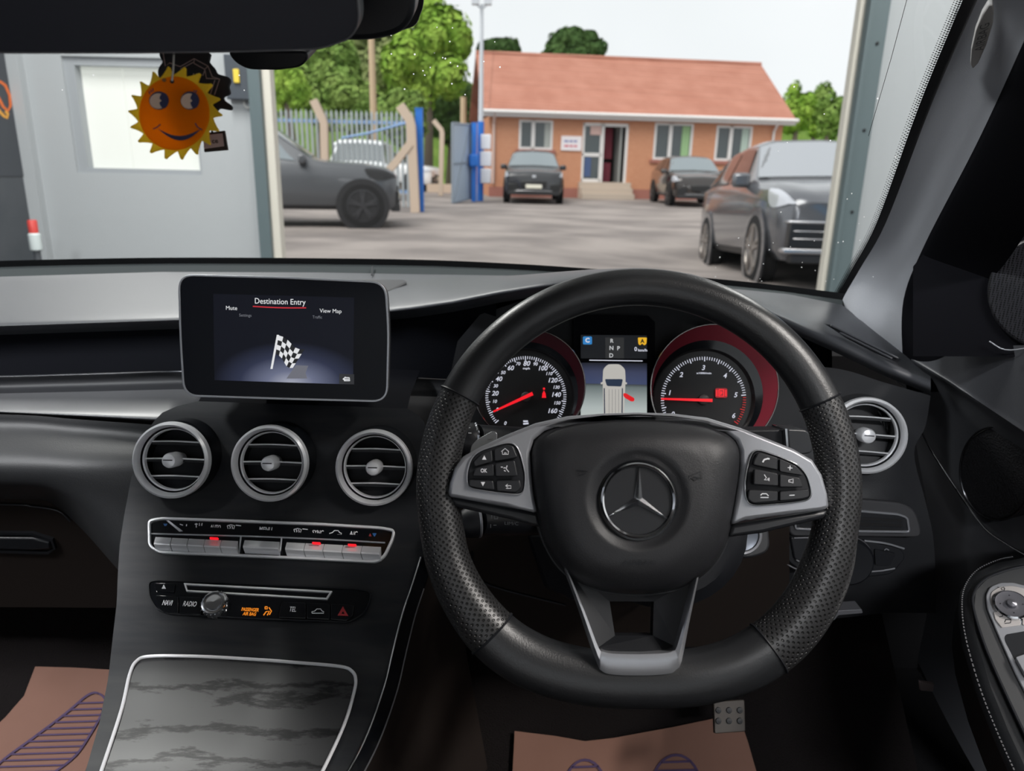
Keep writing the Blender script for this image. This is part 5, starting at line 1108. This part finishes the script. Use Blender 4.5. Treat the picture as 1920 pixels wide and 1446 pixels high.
# ================================================================== steering wheel
wc = CAM + ray(1197, 925).normalized() * .625; wn = Vector((0, -math.cos(R(24)), math.sin(R(24))))
wp = plane(wc, wn)
sw = thing('steering_wheel', 'black leather flat-bottomed steering wheel with silver spokes', 'steering wheel', wp(1197, 1325))
PPM = lambda px, py: (wp(px + 5, py) - wp(px, py)).length / 5
kpts = []
for ph in range(-12, 193, 12):
    r = interp(abs(90 - ph), [(0, 35), (50, 37), (80, 40), (110, 42)]); Rr = 417 - r
    kpts.append((1197 + Rr * math.cos(R(ph)), 920 - Rr * math.sin(R(ph)), r))
low_ = [(842, 1058, 43), (872, 1122, 46), (915, 1180, 50), (965, 1222, 52), (1030, 1252, 52), (1110, 1270, 52), (1197, 1275, 52), (1290, 1271, 52), (1370, 1253, 52), (1432, 1222, 52), (1482, 1180, 51), (1524, 1122, 49), (1550, 1060, 47)]
kp_ = kpts + low_
cl = crom([Vector(p) for p in kp_], 6, True)      # (px, py, r)
NC = len(cl)
def rimring(i, grow=0, nseg=20):
    p = cl[i % NC]; a, b = cl[(i - 1) % NC], cl[(i + 1) % NC]; d = Vector((b.x - a.x, b.y - a.y)).normalized(); s = Vector((-d.y, d.x))
    c = wp(p.x, p.y, -.004); o = wp(p.x + s.x * 10, p.y + s.y * 10, -.004); e = (o - c).normalized(); rr = p.z * PPM(p.x, p.y) + grow
    rb = min(rr, .0185) * .95 + grow
    return [c + e * (rr * math.cos(t)) + wn * (rb * math.sin(t)) for t in [2 * math.pi * k / nseg for k in range(nseg)]]
def nearest(px, py): return min(range(NC), key=lambda i: (cl[i].x - px) ** 2 + (cl[i].y - py) ** 2)
iTR, iTL, iBL, iBR = nearest(1540, 748), nearest(850, 742), nearest(922, 1196), nearest(1445, 1218)
def perfmat():
    m = mat('perforated_leather', (.020, .020, .021), .38, spec=.6); n = m.node_tree; b = n.nodes['Principled BSDF']
    uv = n.nodes.new('ShaderNodeUVMap'); uv.uv_map = 'grip'; v = n.nodes.new('ShaderNodeTexVoronoi'); v.voronoi_dimensions = '2D'; v.inputs['Scale'].default_value = 1; v.inputs['Randomness'].default_value = .0
    rp = n.nodes.new('ShaderNodeValToRGB'); rp.color_ramp.elements[0].position = .14; rp.color_ramp.elements[0].color = (0, 0, 0, 1); rp.color_ramp.elements[1].position = .30; rp.color_ramp.elements[1].color = (1, 1, 1, 1)
    bp = n.nodes.new('ShaderNodeBump'); bp.inputs['Strength'].default_value = .9; bp.inputs['Distance'].default_value = .0012
    mx = n.nodes.new('ShaderNodeMix'); mx.data_type = 'RGBA'; mx.inputs['A'].default_value = (.003, .003, .003, 1); mx.inputs['B'].default_value = (.022, .022, .023, 1)
    n.links.new(uv.outputs[0], v.inputs['Vector']); n.links.new(v.outputs['Distance'], rp.inputs[0]); n.links.new(rp.outputs[0], bp.inputs['Height']); n.links.new(bp.outputs[0], b.inputs['Normal']); n.links.new(rp.outputs[0], mx.inputs['Factor']); n.links.new(mx.outputs['Result'], b.inputs['Base Color']); return m
PERF = perfmat()
def rimpart(nm, i0, i1, m, nseg=20, perf=False):
    if i1 < i0: i1 += NC
    rows = [rimring(i, 0, nseg) for i in range(i0, i1 + 1)]
    V, Fc = grid([r + [r[0]] for r in rows]); o = obj(nm, V, Fc, m, sw, angle=80)
    if perf:
        uvl = o.data.uv_layers.new(name='grip'); L = [0]
        for a, b in zip(rows, rows[1:]): L.append(L[-1] + ((sum(b, Vector()) - sum(a, Vector())) / nseg).length)
        for lp_ in o.data.loops:
            i, j = divmod(lp_.vertex_index, nseg + 1); u, w_ = L[i] / .0037, j / nseg * 30
            uvl.data[lp_.index].uv = (u * .7071 + w_ * .7071, -u * .7071 + w_ * .7071)
    return o
rimpart('rim_top', iTR, iTL, LEATHER); rimpart('rim_bottom', iBL, iBR, LEATHER)
rimpart('perforated_grip', iTL, iBL, PERF, perf=True); rimpart('perforated_grip', iBR, iTR, PERF, perf=True)
for i in (iTR, iTL, iBL, iBR):
    rg_ = rimring(i, .0004, 24); tube('seam', rg_, .0009, BLACK, sw, segs=5, closed=True)
# inner stitching on the lower rim
for a, b in ((930, 1120), (1290, 1470)):
    V = []; Fc = []
    for i in range(NC):
        p = cl[i]
        if a < p.x < b and p.y > 1100:
            pass
# thumb rests where spokes meet the rim
# ---- airbag cover
ol = [(1195, 783), (1130, 785), (1065, 793), (1022, 806), (1000, 824), (992, 850), (994, 890), (1000, 935), (1010, 985), (1026, 1030), (1050, 1066), (1085, 1092), (1130, 1108), (1195, 1115), (1258, 1108), (1300, 1092), (1335, 1064), (1358, 1028), (1372, 985), (1382, 935), (1389, 890), (1391, 850), (1384, 828), (1364, 810), (1325, 795), (1260, 786)]
olc = [(v.x, v.y) for v in crom([Vector((a, b, 0)) for a, b in ol], 4, True)]
ec = (1196, 938)
def hgt(t, r):
    e = .030 * math.sqrt(max(0, 1 - (max(0, (t - .62) / .38)) ** 2.2)) + .004
    if r < 150: e += .004 * (1 - (r / 150) ** 2)
    if r < 96: e -= .006 * min(1, (96 - r) / 22)
    return e
NR = 34; rows = []
for k in range(NR + 1):
    t = k / NR; r_ = []
    for x, y in olc:
        px, py = ec[0] + (x - ec[0]) * t, ec[1] + (y - ec[1]) * t; r_.append(wp(px, py, hgt(t, math.hypot(px - ec[0], py - ec[1]))))
    rows.append(r_)
rows.append([p - wn * .02 for p in rows[-1]])
V, Fc = grid(rows, True); HUB = mat('hub_grained_plastic', (.019, .0195, .022), .46, spec=.45, bump=('noise', 1100, .35, .0005)); obj('airbag_cover', V, Fc, HUB, sw, angle=70)
slab('hub_back', scaled(olc, 1.015, (1192, 945)), wp, .004, .04, BLACK, sw)
# emblem
eh = hgt(.1, 0); hp_ = wp(ec[0], ec[1], eh); Me = basis(hp_, wn); er = 64 * PPM(*ec)
lathe('emblem_recess', [(er * 1.10, .0005), (er * .9, .0008), (0, .0008)], Me, GLOSS, sw, 48)
lathe('emblem_disc', [(er * .93, .001), (0, .0012)], Me, SATIN, sw, 48)
lathe('emblem_ring', [(er * .93, .0005), (er * .95, .0035), (er, .0045), (er * 1.04, .0035), (er * 1.06, .0005)], Me, CHROME, sw, 64, cap=False)
for k in range(3):
    a = R(90 + 120 * k - 1.0); u = Vector((math.cos(a), math.sin(a), 0)); v = Vector((-u.y, u.x, 0)); uu = lambda d: Vector((math.cos(a + d), math.sin(a + d), 0))
    A = Me @ (u * er * .96 + Vector((0, 0, .002))); Bq = Me @ (uu(R(60)) * er * .135 + Vector((0, 0, .0012))); Cq = Me @ (uu(-R(60)) * er * .135 + Vector((0, 0, .0012))); Tq = Me @ Vector((0, 0, .0055)); A2 = Me @ (u * er * .96 + Vector((0, 0, .0032)))
    obj('star_arm', [A2, Bq, Tq, Cq, A], [(0, 1, 2), (0, 2, 3), (0, 4, 1), (0, 3, 4)], CHROME, sw, smooth=False)
hs = lambda px, py, l=0: wp(px, py, hgt(interp(math.hypot(px - 1196, py - 938), [(0, 0), (190, .95)]), math.hypot(px - 1196, py - 938)) + l)
strokes('horn_mark', [[(1081, 882), (1101, 884)], [(1085, 886), (1085, 892), (1098, 888)]], hs, 2, BLACK, sw, .0008); strokes('horn_mark', [[(1293, 893), (1300, 890), (1314, 884), (1316, 898), (1300, 894)], [(1296, 896), (1304, 901), (1310, 897)]], hs, 2, BLACK, sw, .0008)
text('AIRBAG', 1199, 1056, 9, hs, BLACK, sw, .0012, slope=.01, width=62)
# ---- silver spoke bezel (one piece sweeping over the cover)
bz_ = [(839, 931), (843, 905), (852, 878), (868, 856), (900, 838), (950, 815), (1005, 793), (1065, 780), (1130, 775), (1195, 773), (1262, 775), (1328, 783), (1390, 802), (1440, 822), (1490, 842), (1525, 862), (1543, 890), (1553, 925), (1557, 953), (1540, 958), (1480, 965), (1400, 975), (1372, 985), (1382, 935), (1390, 880), (1389, 845), (1382, 826), (1362, 810), (1325, 796), (1260, 787), (1195, 784), (1130, 786), (1065, 794), (1022, 807), (1001, 824), (994, 850), (996, 890), (1001, 935), (1008, 963), (950, 950), (890, 940)]
bh = lambda px, py, l=0: wp(px, py, .012 + l)
slab('spoke_bezel', bz_, wp, .016, .012, SILVER, sw, bevel=.003)
slab('spoke_underside', [(842, 930), (1010, 962), (1014, 990), (960, 975), (850, 950)], wp, .008, .02, SATIN, sw, bevel=.003); slab('spoke_underside', [(1555, 955), (1372, 984), (1366, 1008), (1430, 1000), (1548, 972)], wp, .008, .02, SATIN, sw, bevel=.003)
def pod(outl, keys, rim_m):
    o = rnd(outl, 12); slab('button_surround', o, wp, .0172, .006, BLACK, sw, bevel=.001); band('button_trim', o, inset(o, -3), wp, .0182, .003, CHROME if rim_m else SILVER, sw, bevel=.0005)
    for k, l in keys: slab('button', rnd(k, 4), wp, .0172 + l, .004, SATIN, sw, bevel=.0008)
pod([(876, 888), (884, 860), (900, 846), (945, 832), (964, 832), (974, 850), (984, 890), (982, 920), (974, 927), (920, 921), (878, 914)],
    [([(887, 866), (904, 850), (922, 843), (924, 866), (890, 876)], .003), ([(926, 842), (948, 834), (962, 836), (971, 858), (927, 866)], .003), ([(892, 878), (925, 870), (926, 893), (886, 893)], .006), ([(928, 869), (965, 863), (971, 893), (929, 894)], .006), ([(880, 899), (925, 901), (927, 919), (896, 916), (879, 912)], .003), ([(930, 901), (975, 900), (978, 915), (968, 924), (931, 921)], .003)], 0)
pod([(1403, 875), (1412, 848), (1425, 845), (1460, 857), (1495, 872), (1512, 890), (1521, 922), (1518, 936), (1480, 942), (1415, 947), (1401, 940), (1398, 910)],
    [([(1414, 862), (1422, 848), (1458, 858), (1459, 882), (1412, 872)], .003), ([(1462, 860), (1492, 874), (1507, 892), (1462, 884)], .003), ([(1414, 879), (1459, 888), (1460, 912), (1413, 909)], .006), ([(1462, 889), (1500, 896), (1506, 914), (1462, 914)], .006), ([(1404, 918), (1459, 921), (1459, 940), (1412, 944), (1402, 936)], .003), ([(1462, 921), (1516, 917), (1518, 932), (1505, 936), (1462, 940)], .003)], 1)
lw1, lw2 = .0206, .0236
glyph('up_symbol', tri(908, 858, 4, 1), wp, WHITEP, sw, lw1); glyph('down_symbol', tri(905.5, 908, 4, -1), wp, WHITEP, sw, lw1); text('OK', 907, 883, 7, wp, WHITEP, sw, lw2, slope=.01, width=12, bold=.02)
strokes('home_symbol', [[(940, 847), (947, 841), (954, 847)], [(942, 847), (942, 852), (953, 852), (953, 847)], [(946, 852), (946, 849), (949, 849), (949, 852)]], wp, 1.3, WHITEP, sw, lw1)
strokes('voice_symbol', [[(939, 876), (943, 876)], [(944, 878), (948, 877)], [(951, 873), (949, 879), (954, 885)], [(945, 882), (948, 884)]], wp, 1.5, WHITEP, sw, lw2)
strokes('back_symbol', [[(948, 911), (958, 911), (958, 916), (949, 916)], [(952, 908), (948, 911), (952, 914)]], wp, 1.3, WHITEP, sw, lw1)
strokes('call_symbol', [[(1430, 867), (1433, 862), (1440, 860), (1443, 861)]], wp, 3, WHITEP, sw, lw1); strokes('plus_symbol', [[(1477, 877), (1486, 878)], [(1481.5, 873), (1481, 882)]], wp, 1.6, WHITEP, sw, lw1); strokes('minus_symbol', [[(1480, 929), (1490, 928.5)]], wp, 1.6, WHITEP, sw, lw1)
strokes('talk_symbol', [[(1433, 890), (1437, 896), (1433, 900), (1438, 900)], [(1440, 897), (1440, 901)], [(1442, 896), (1442, 902)]], wp, 1.5, WHITEP, sw, lw2); strokes('mute_symbol', [[(1479, 900), (1482, 900), (1487, 898), (1487, 906), (1482, 904), (1479, 904), (1479, 900)]], wp, 1.4, WHITEP, sw, lw2)
strokes('hang_up_symbol', [[(1426, 929), (1429, 926), (1437, 926), (1441, 930)], [(1426, 933), (1441, 933)]], wp, 1.9, WHITEP, sw, lw1)
# ---- paddles
slab('shift_paddle', rnd([(880, 852), (884, 835), (895, 824), (924, 808), (932, 811), (932, 832)], 4), wp, -.012, .004, mat('paddle_metal', (.22, .23, .24), .35, metal=.7), sw, bevel=.001); strokes('paddle_minus', [[(915, 823.5), (926, 823)]], wp, 1.8, CHROME, sw, -.0115)
slab('shift_paddle', rnd([(1425, 830), (1432, 824), (1446, 828), (1470, 842), (1484, 856), (1478, 862)], 4), wp, -.012, .004, SATIN, sw, bevel=.001); ptube('paddle_edge', [(1428, 827), (1436, 825), (1450, 831), (1470, 844), (1482, 856)], wp, 1.2, -.0112, SILVER, sw)
# ---- lower V spoke
vo = [(1044, 1040), (1056, 1062), (1088, 1150), (1118, 1240), (1128, 1258), (1148, 1265), (1200, 1267), (1252, 1264), (1268, 1256), (1278, 1240), (1292, 1170), (1310, 1082)]
vi = [(1046, 1042), (1062, 1064), (1096, 1146), (1122, 1214), (1131, 1222), (1150, 1226), (1200, 1227), (1246, 1225), (1262, 1221), (1269, 1213), (1283, 1165), (1304, 1084)]
vof = [(v.x, v.y) for v in crom([Vector((a, b, 0)) for a, b in vo], 4)]; vif = [(v.x, v.y) for v in crom([Vector((a, b, 0)) for a, b in vi], 4)]
P0 = [wp(x, y, .014) for x, y in vof]; Q0 = [wp(x, y, .017) for x, y in vif]; mid = [wp((a[0] + b[0]) / 2, (a[1] + b[1]) / 2, .0185) for a, b in zip(vof, vif)]
V, Fc = grid([[p - wn * .022 for p in P0], P0, mid, Q0, [q - wn * .022 for q in Q0]]); obj('lower_spoke', V, Fc, SILVER, sw, angle=50)
dk = [(1060, 1060), (1310, 1082), (1283, 1170), (1269, 1214), (1246, 1226), (1150, 1227), (1122, 1214), (1094, 1146)]
hole = [(1143, 1128), (1226, 1128), (1224, 1192), (1153, 1192)]
fr_ = [[(1060, 1060), (1310, 1082), (1226, 1128), (1143, 1128)], [(1310, 1082), (1283, 1170), (1269, 1214), (1224, 1192), (1226, 1128)], [(1269, 1214), (1246, 1226), (1150, 1227), (1122, 1214), (1153, 1192), (1224, 1192)], [(1122, 1214), (1094, 1146), (1060, 1060), (1143, 1128), (1153, 1192)]]
for f in fr_:
    A = [wp(x, y, -.004 if (x, y) in hole else .008) for x, y in f]; nn_ = len(A)
    obj('spoke_web', A + [a - wn * .012 for a in A], [tuple(range(nn_)), tuple(range(2 * nn_ - 1, nn_ - 1, -1))] + [(i, i + nn_, (i + 1) % nn_ + nn_, (i + 1) % nn_) for i in range(nn_)], SATIN, sw, smooth=False)
def lucent(name, col):
    m = bpy.data.materials.new(name); m.use_nodes = True; n = m.node_tree; n.nodes.clear(); o = n.nodes.new('ShaderNodeOutputMaterial'); a = n.nodes.new('ShaderNodeBsdfDiffuse'); b = n.nodes.new('ShaderNodeBsdfTranslucent'); x = n.nodes.new('ShaderNodeMixShader')
    a.inputs[0].default_value = (*col, 1); b.inputs[0].default_value = (*col, 1); x.inputs[0].default_value = .92
    n.links.new(a.outputs[0], x.inputs[1]); n.links.new(b.outputs[0], x.inputs[2]); n.links.new(x.outputs[0], o.inputs[0]); return m
# ================================================================== driver door
dd = thing('driver_door', 'dark driver door with round speaker and stitched armrest', 'car door', at(1830, 1300, .75))
DR = [[(1710, 652, .985), (1800, 650, .88), (1900, 648, .80), (2150, 640, .64)], [(1697, 662, .985), (1770, 702, .905), (1850, 752, .83), (1920, 796, .775), (2150, 940, .64)], [(1697, 670, .982), (1770, 712, .903), (1850, 764, .828), (1920, 810, .773), (2150, 960, .64)],
      [(1698, 690, .995), (1780, 738, .915), (1860, 790, .84), (1930, 840, .785), (2150, 1000, .65)], [(1712, 780, 1.01), (1790, 810, .93), (1870, 850, .86), (1940, 890, .80), (2150, 1040, .66)], [(1722, 860, 1.01), (1800, 900, .93), (1880, 940, .855), (1950, 985, .80), (2150, 1120, .66)],
      [(1740, 960, .985), (1820, 1010, .90), (1890, 1050, .84), (1960, 1090, .785), (2150, 1230, .65)], [(1745, 1100, .96), (1810, 1180, .885), (1880, 1260, .82), (1950, 1340, .77), (2150, 1480, .65)], [(1720, 1240, .95), (1780, 1360, .87), (1850, 1480, .80), (1920, 1560, .76), (2150, 1700, .65)]]
loft('door_panel', DR, mat('door_trim_dark', (.080, .083, .092), .42, spec=.6, bump=('noise', 900, .3, .0006)), dd, n=50, sub=5, angle=80)
tube('chrome_strip', [at(x, y, Y) for x, y, Y in ((1725, 803, .985), (1742, 838, .965), (1760, 868, .945), (1802, 931, .895), (1847, 991, .85), (1890, 1022, .815), (1935, 1048, .78), (2000, 1085, .73))], .0013, CHROME, dd, smoothn=6)
# sail panel with tweeter
spn = plane(at(1850, 560, .83), (-.80, -.58, .1))
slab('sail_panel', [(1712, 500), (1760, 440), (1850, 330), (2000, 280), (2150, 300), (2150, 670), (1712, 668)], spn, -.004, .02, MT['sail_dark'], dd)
def mesh_mat():
    m = mat('speaker_mesh', (.020, .020, .024), .4, metal=.3); n = m.node_tree; b = n.nodes['Principled BSDF']; t = n.nodes.new('ShaderNodeTexCoord'); v = n.nodes.new('ShaderNodeTexVoronoi'); v.inputs['Scale'].default_value = 420; v.inputs['Randomness'].default_value = 0
    r = n.nodes.new('ShaderNodeValToRGB'); r.color_ramp.elements[0].position = .35; r.color_ramp.elements[0].color = (.001, .001, .0015, 1); r.color_ramp.elements[1].position = .5; r.color_ramp.elements[1].color = (.028, .028, .033, 1)
    n.links.new(t.outputs['Object'], v.inputs['Vector']); n.links.new(v.outputs['Distance'], r.inputs[0]); n.links.new(r.outputs[0], b.inputs['Base Color']); return m
MESH = mesh_mat()
slab('tweeter_grille', ell(1978, 548, 130, 112, 48), spn, .006, .01, MESH, dd, bevel=.004); ptube('tweeter_ring', [(1855, 640), (1885, 656), (1930, 652), (1990, 640)], spn, 1.2, .008, SILVER, dd)
# door speaker
dsp = plane(at(1868, 888, .858), (-.72, -.66, .22))
so = ell(1868, 888, 68, 88, 56, R(-6)); dsp = lambda px, py, l=0: at(px, py, interp(px, [(1722, 1.0), (1800, .925), (1880, .85), (1950, .795)]) - .014 - l)
slab('speaker_grille', so, dsp, .004, .02, mat('door_speaker_mesh', (.012, .012, .014), .5, bump=('voronoi', 400, .8, .001)), dd, bevel=.003)
c_ = crom([dsp(x, y, .006) for x, y in so], 1, True); tube('speaker_ring', c_, .0013, mat('speaker_ring_metal', (.10, .10, .11), .25, metal=.9), dd, closed=True)
# armrest
arp = plane(at(1860, 1180, .66), (-.30, -.42, .86))
pad = [(2000, 1010), (1930, 1034), (1905, 1040), (1868, 1047), (1826, 1066), (1803, 1098), (1798, 1140), (1806, 1200), (1832, 1290), (1864, 1372), (1897, 1446), (1950, 1560), (2150, 1560), (2150, 1010)]
padc = pad
ar = slab('armrest', pad, arp, 0, .09, LEATHER, dd, bevel=.012)
st0 = [(1896, 1043), (1868, 1049), (1829, 1068), (1806, 1100), (1801, 1140), (1809, 1200), (1835, 1290), (1867, 1372), (1900, 1446)]
cst = crom([arp(x + 3, y + 1, .002) for x, y in st0], 10)
STI = mat('stitch_thread', (.10, .10, .105), .8)
V = []; Fc = []
for i in range(0, len(cst) - 1, 1):
    a, b = cst[i], cst[i].lerp(cst[i + 1], .62); d = (b - a); s = d.cross(arp.n).normalized() * .0006; q = len(V); V += [a + s, a - s, b - s, b + s]; Fc.append((q, q + 1, q + 2, q + 3))
tag(obj('stitching', V, Fc, STI, ar, smooth=False), kind='stuff')
ins = [(2000, 1040), (1920, 1062), (1892, 1068), (1850, 1084), (1828, 1108), (1825, 1140), (1850, 1220), (1900, 1332), (1955, 1446), (2150, 1446), (2150, 1040)]
ii = slab('armrest_inlay', ins, arp, .004, .006, mat('inlay_grey', (.045, .046, .048), .5), dd, bevel=.001); ptube('inlay_groove', ins[1:9], arp, 2.2, .004, BLACK, dd)
swp = [(1990, 1120), (1935, 1101), (1900, 1092), (1876, 1092), (1856, 1100), (1848, 1116), (1851, 1142), (1872, 1192), (1903, 1262), (1940, 1334), (2030, 1334)]
sp_ = thing('window_switch_panel', 'silver window and mirror switch panel set into the armrest', 'switch panel', arp(1890, 1200))
slab('plate', rnd(swp, 6), arp, .007, .006, SILVER, sp_, bevel=.001)
BG = mat('beige_key', (.36, .34, .33), .5)
slab('mirror_key', rnd([(1985, 1122), (1932, 1106), (1898, 1098), (1874, 1100), (1858, 1110), (1856, 1126), (1864, 1146), (1990, 1150)], 6), arp, .0082, .003, BG, sp_, bevel=.0006)
slab('fold_key', rnd([(1862, 1147), (1894, 1146), (1915, 1165), (1914, 1172), (1878, 1177), (1866, 1162)], 3), arp, .0082, .003, BG, sp_, bevel=.0006); slab('fold_key', rnd([(1917, 1160), (1990, 1150), (1990, 1175), (1917, 1172)], 3), arp, .0082, .003, BG, sp_, bevel=.0006)
M = basis(arp(1896, 1136, .008), arp.n); rr = 26 * .78 / FPX
lathe('adjuster_ring', [(rr * 1.12, 0), (rr * 1.12, .003), (rr * 1.02, .0045), (rr, .003)], M, CHROME, sp_, 40, cap=False); lathe('mirror_adjuster', [(rr, .0), (rr, .004), (rr * .5, .0025), (rr * .34, .003), (rr * .28, .006), (0, .0075)], M, mat('adjuster_grey', (.16, .16, .18), .3, metal=.6), sp_, 40)
for a in range(4):
    q = Vector((math.cos(R(90 * a + 20)), math.sin(R(90 * a + 20)), 0)) * rr * .68; lathe('arrow_mark', [(.0009, .0036), (0, .004)], M @ Matrix.Translation(q), BLACK, sp_, 3)
slab('window_switch_well', rnd([(1885, 1190), (1990, 1172), (1990, 1290), (1930, 1290), (1884, 1200)], 5), arp, .0075, .001, BLACK, sp_)
slab('window_switch', rnd([(1904, 1232), (1925, 1225), (1990, 1218), (1990, 1262), (1925, 1270)], 4), arp, .013, .006, SILVER, sp_, bevel=.0015)
strokes('mirror_symbol', [[(1880, 1107), (1877, 1103), (1882, 1101), (1884, 1104), (1881, 1110), (1877, 1109)], [(1870, 1101), (1874, 1102)]], arp, 1.4, BLACK, sp_, .0086); strokes('fold_symbol', [[(1884, 1167), (1886, 1162), (1896, 1162), (1895, 1168), (1884, 1169)], [(1874, 1157), (1880, 1156)]], arp, 1.3, BLACK, sp_, .0086)

# ================================================================== mirror and things hanging from it
mrp = plane(at(330, 40, .48), (.10, -.955, -.28))
mr = thing('rear_view_mirror', 'dark rear-view mirror across the top of the view', 'mirror', at(330, 98, .48))
mo = rnd([(-90, -190), (640, -190), (668, -40), (676, 40), (660, 74), (600, 94), (440, 99), (250, 101), (0, 101), (-90, 99)], 22, 6)
slab('housing', mo, mrp, -.002, .035, BLACK, mr, bevel=.006); band('bezel', mo, inset(mo, 4), mrp, .0015, .004, mat('mirror_bezel', (.10, .10, .11), .35), mr, bevel=.0008)
slab('mirror_glass', inset(mo, 4), mrp, .0005, .002, mat('dark_cabin_reflection', (.022, .024, .034), .35, spec=.15), mr)  # dark navy colour stands in for the reflected dark cabin
arm = thing('mirror_sensor_housing', 'black camera housing on the windscreen behind the mirror', 'sensor housing', at(720, 78, .58))
hpn = plane(at(680, 20, .58), (.05, -.95, -.3)); hpl = plane(at(500, 110, .60), (.05, -.95, -.3))
slab('camera_cover', rnd([(560, -160), (770, -160), (779, 0), (774, 38), (750, 64), (700, 76), (560, 78)], 20, 5), hpn, 0, .05, BLACK, arm, bevel=.008)
slab('frit_patch', rnd([(600, -160), (800, -160), (794, 10), (780, 48), (740, 60), (600, 60)], 12), atY(.66), 0, .002, FRIT, arm)
lo_ = rnd([(425, 96), (575, 96), (578, 112), (562, 127), (520, 132), (465, 131), (440, 118)], 12, 5); slab('sensor_pod', lo_, hpl, 0, .04, BLACK, arm, bevel=.006)
# sun-shaped freshener
sp0 = at(330, 212, .50); sfp = plane(sp0, (.12, -.98, .12))
fs = thing('sun_air_freshener', 'smiling orange and yellow sun air freshener hanging from the mirror', 'air freshener', at(330, 300, .50))
sc2 = (327.5, 211.5); PTS = []
tips = [(263, 301, 0)]
nr = 18
for k in range(nr):
    a0 = 2 * math.pi * k / nr + .12
    for da_, rr_ in ((0, 71), (.10, 75), (.20, 82), (.255, 88.5), (.285, 87), (.31, 78), (.335, 72)):
        a = a0 + da_; PTS.append((sc2[0] + rr_ * math.cos(a), sc2[1] + rr_ * math.sin(a)))
YEL = lucent('sun_yellow', (1.0, .80, .16)); ORG = lucent('sun_orange', (1.0, .52, .05)); DBLU = mat('print_dark_blue', (.012, .014, .06), .6); CRM = mat('print_cream', (.62, .45, .34), .6)
slab('rays', PTS, sfp, 0, .0032, YEL, fs, bevel=.0006); slab('face_disc', ell(326, 212, 66, 69, 56), sfp, .0012, .002, ORG, fs, bevel=.0006)
for ex, k in ((298, 1), (356, .95)):
    slab('eye_outline', ell(ex, 188.5, 18.5 * k, 17, 32), sfp, .0014, .0004, DBLU, fs); slab('eye_white', ell(ex - 1.5, 189.5, 16 * k, 14.5, 32), sfp, .0017, .0004, CRM, fs)
    slab('pupil', [(ex + (9.0 + 8.5 * math.cos(a)) * k, 188.5 + 14.5 * math.sin(a)) for a in [R(-165 + 330 * j / 22) for j in range(23)]] + [(ex + 5 * k, 189)], sfp, .002, .0004, DBLU, fs)
strokes('lashes', [[(281, 177), (279.5, 171)], [(284, 174), (283, 168)], [(287, 172), (286.5, 165)], [(363, 173), (364.5, 169)], [(366, 175), (368.5, 169)]], sfp, 2, DBLU, fs, .0018)
n_ = 16; up_ = [(296 + 80 * k / n_, 241 + 13.5 * math.sin(math.pi * k / n_) + 1.0 * k / n_) for k in range(n_ + 1)]; dn_ = [(296 + 80 * k / n_, 241 + (20 + 3.5 * k / n_) * math.sin(math.pi * k / n_) ** .9 + 1.0 * k / n_) for k in range(n_ + 1)]
slab('smile', up_ + dn_[::-1][1:-1], sfp, .0016, .0004, DBLU, fs); strokes('dimples', [[(287, 242), (294, 239), (301, 233)], [(366, 231), (370, 238), (379, 244)]], sfp, 2.4, DBLU, fs, .0016)
slab('hole', ell(322.5, 152.5, 4, 4, 16), sfp, .0016, .0004, BLACK, fs); slab('small_mark', ell(307.5, 150, 4, 3.5, 16), sfp, .0016, .0003, mat('mark_brown', (.22, .10, .02), .6), fs)
tube('string', [mrp(325, 88, -.037), sfp(326, 104, .001), sfp(324.5, 135, .0022), sfp(322.5, 152, .002)], .0006, mat('string_white', (.5, .48, .44), .8), fs, segs=6)
# black freshener behind it
bp0 = at(370, 160, .54); bfp = plane(bp0, (.05, -.99, .1))
bf = thing('black_air_freshener', 'black cut-out air freshener with web lines behind the sun', 'air freshener', at(370, 275, .54))
bo_ = [(v.x, v.y) for v in crom([Vector((a, b, 0)) for a, b in ((302, 96), (300, 108), (304, 116), (296, 130), (300, 150), (330, 190), (380, 206), (404, 209), (412, 203), (432, 206), (434, 198), (421, 188), (420, 181), (431, 175), (429, 162), (432, 152), (427, 144), (408, 138), (402, 128), (392, 116), (393, 108), (390, 98), (345, 96))], 4, True)]
slab('silhouette', bo_, bfp, 0, .003, mat('freshener_black', (.012, .012, .014), .6), bf, bevel=.0005)
PNK = mat('web_pink', (.34, .26, .25), .7)
strokes('web_lines', [[(306, 100), (310, 124), (318, 118), (338, 125), (364, 110), (390, 124), (398, 144), (412, 148), (402, 178)], [(338, 130), (364, 116)], [(364, 110), (364, 119), (384, 130), (390, 124)], [(384, 130), (387, 147), (412, 148)], [(403, 150), (394, 178)], [(384, 132), (380, 142)]], bfp, 2, PNK, bf, .0008)
text('K', 366.5, 144, 11, bfp, PNK, bf, .0008, slope=.02, bold=.03)
slab('tag', [(380, 250), (421, 245), (427, 281), (383, 285)], bfp, .0004, .002, FRIT, bf); slab('tag_label', [(380, 254), (417, 250), (420, 274), (383, 279)], bfp, .001, .0006, mat('tag_pink', (.42, .34, .33), .7), bf); text('ce', 403, 264.5, 9, bfp, FRIT, bf, .0016, slope=-.08, bold=.02)
tube('tag_link', [bfp(395, 200, -.001), bfp(398, 252, -.001)], .0007, BLACK, bf, segs=6); tube('string', [at(330, 90, .535), bfp(335, 98, 0)], .0006, PNK, bf, segs=6)
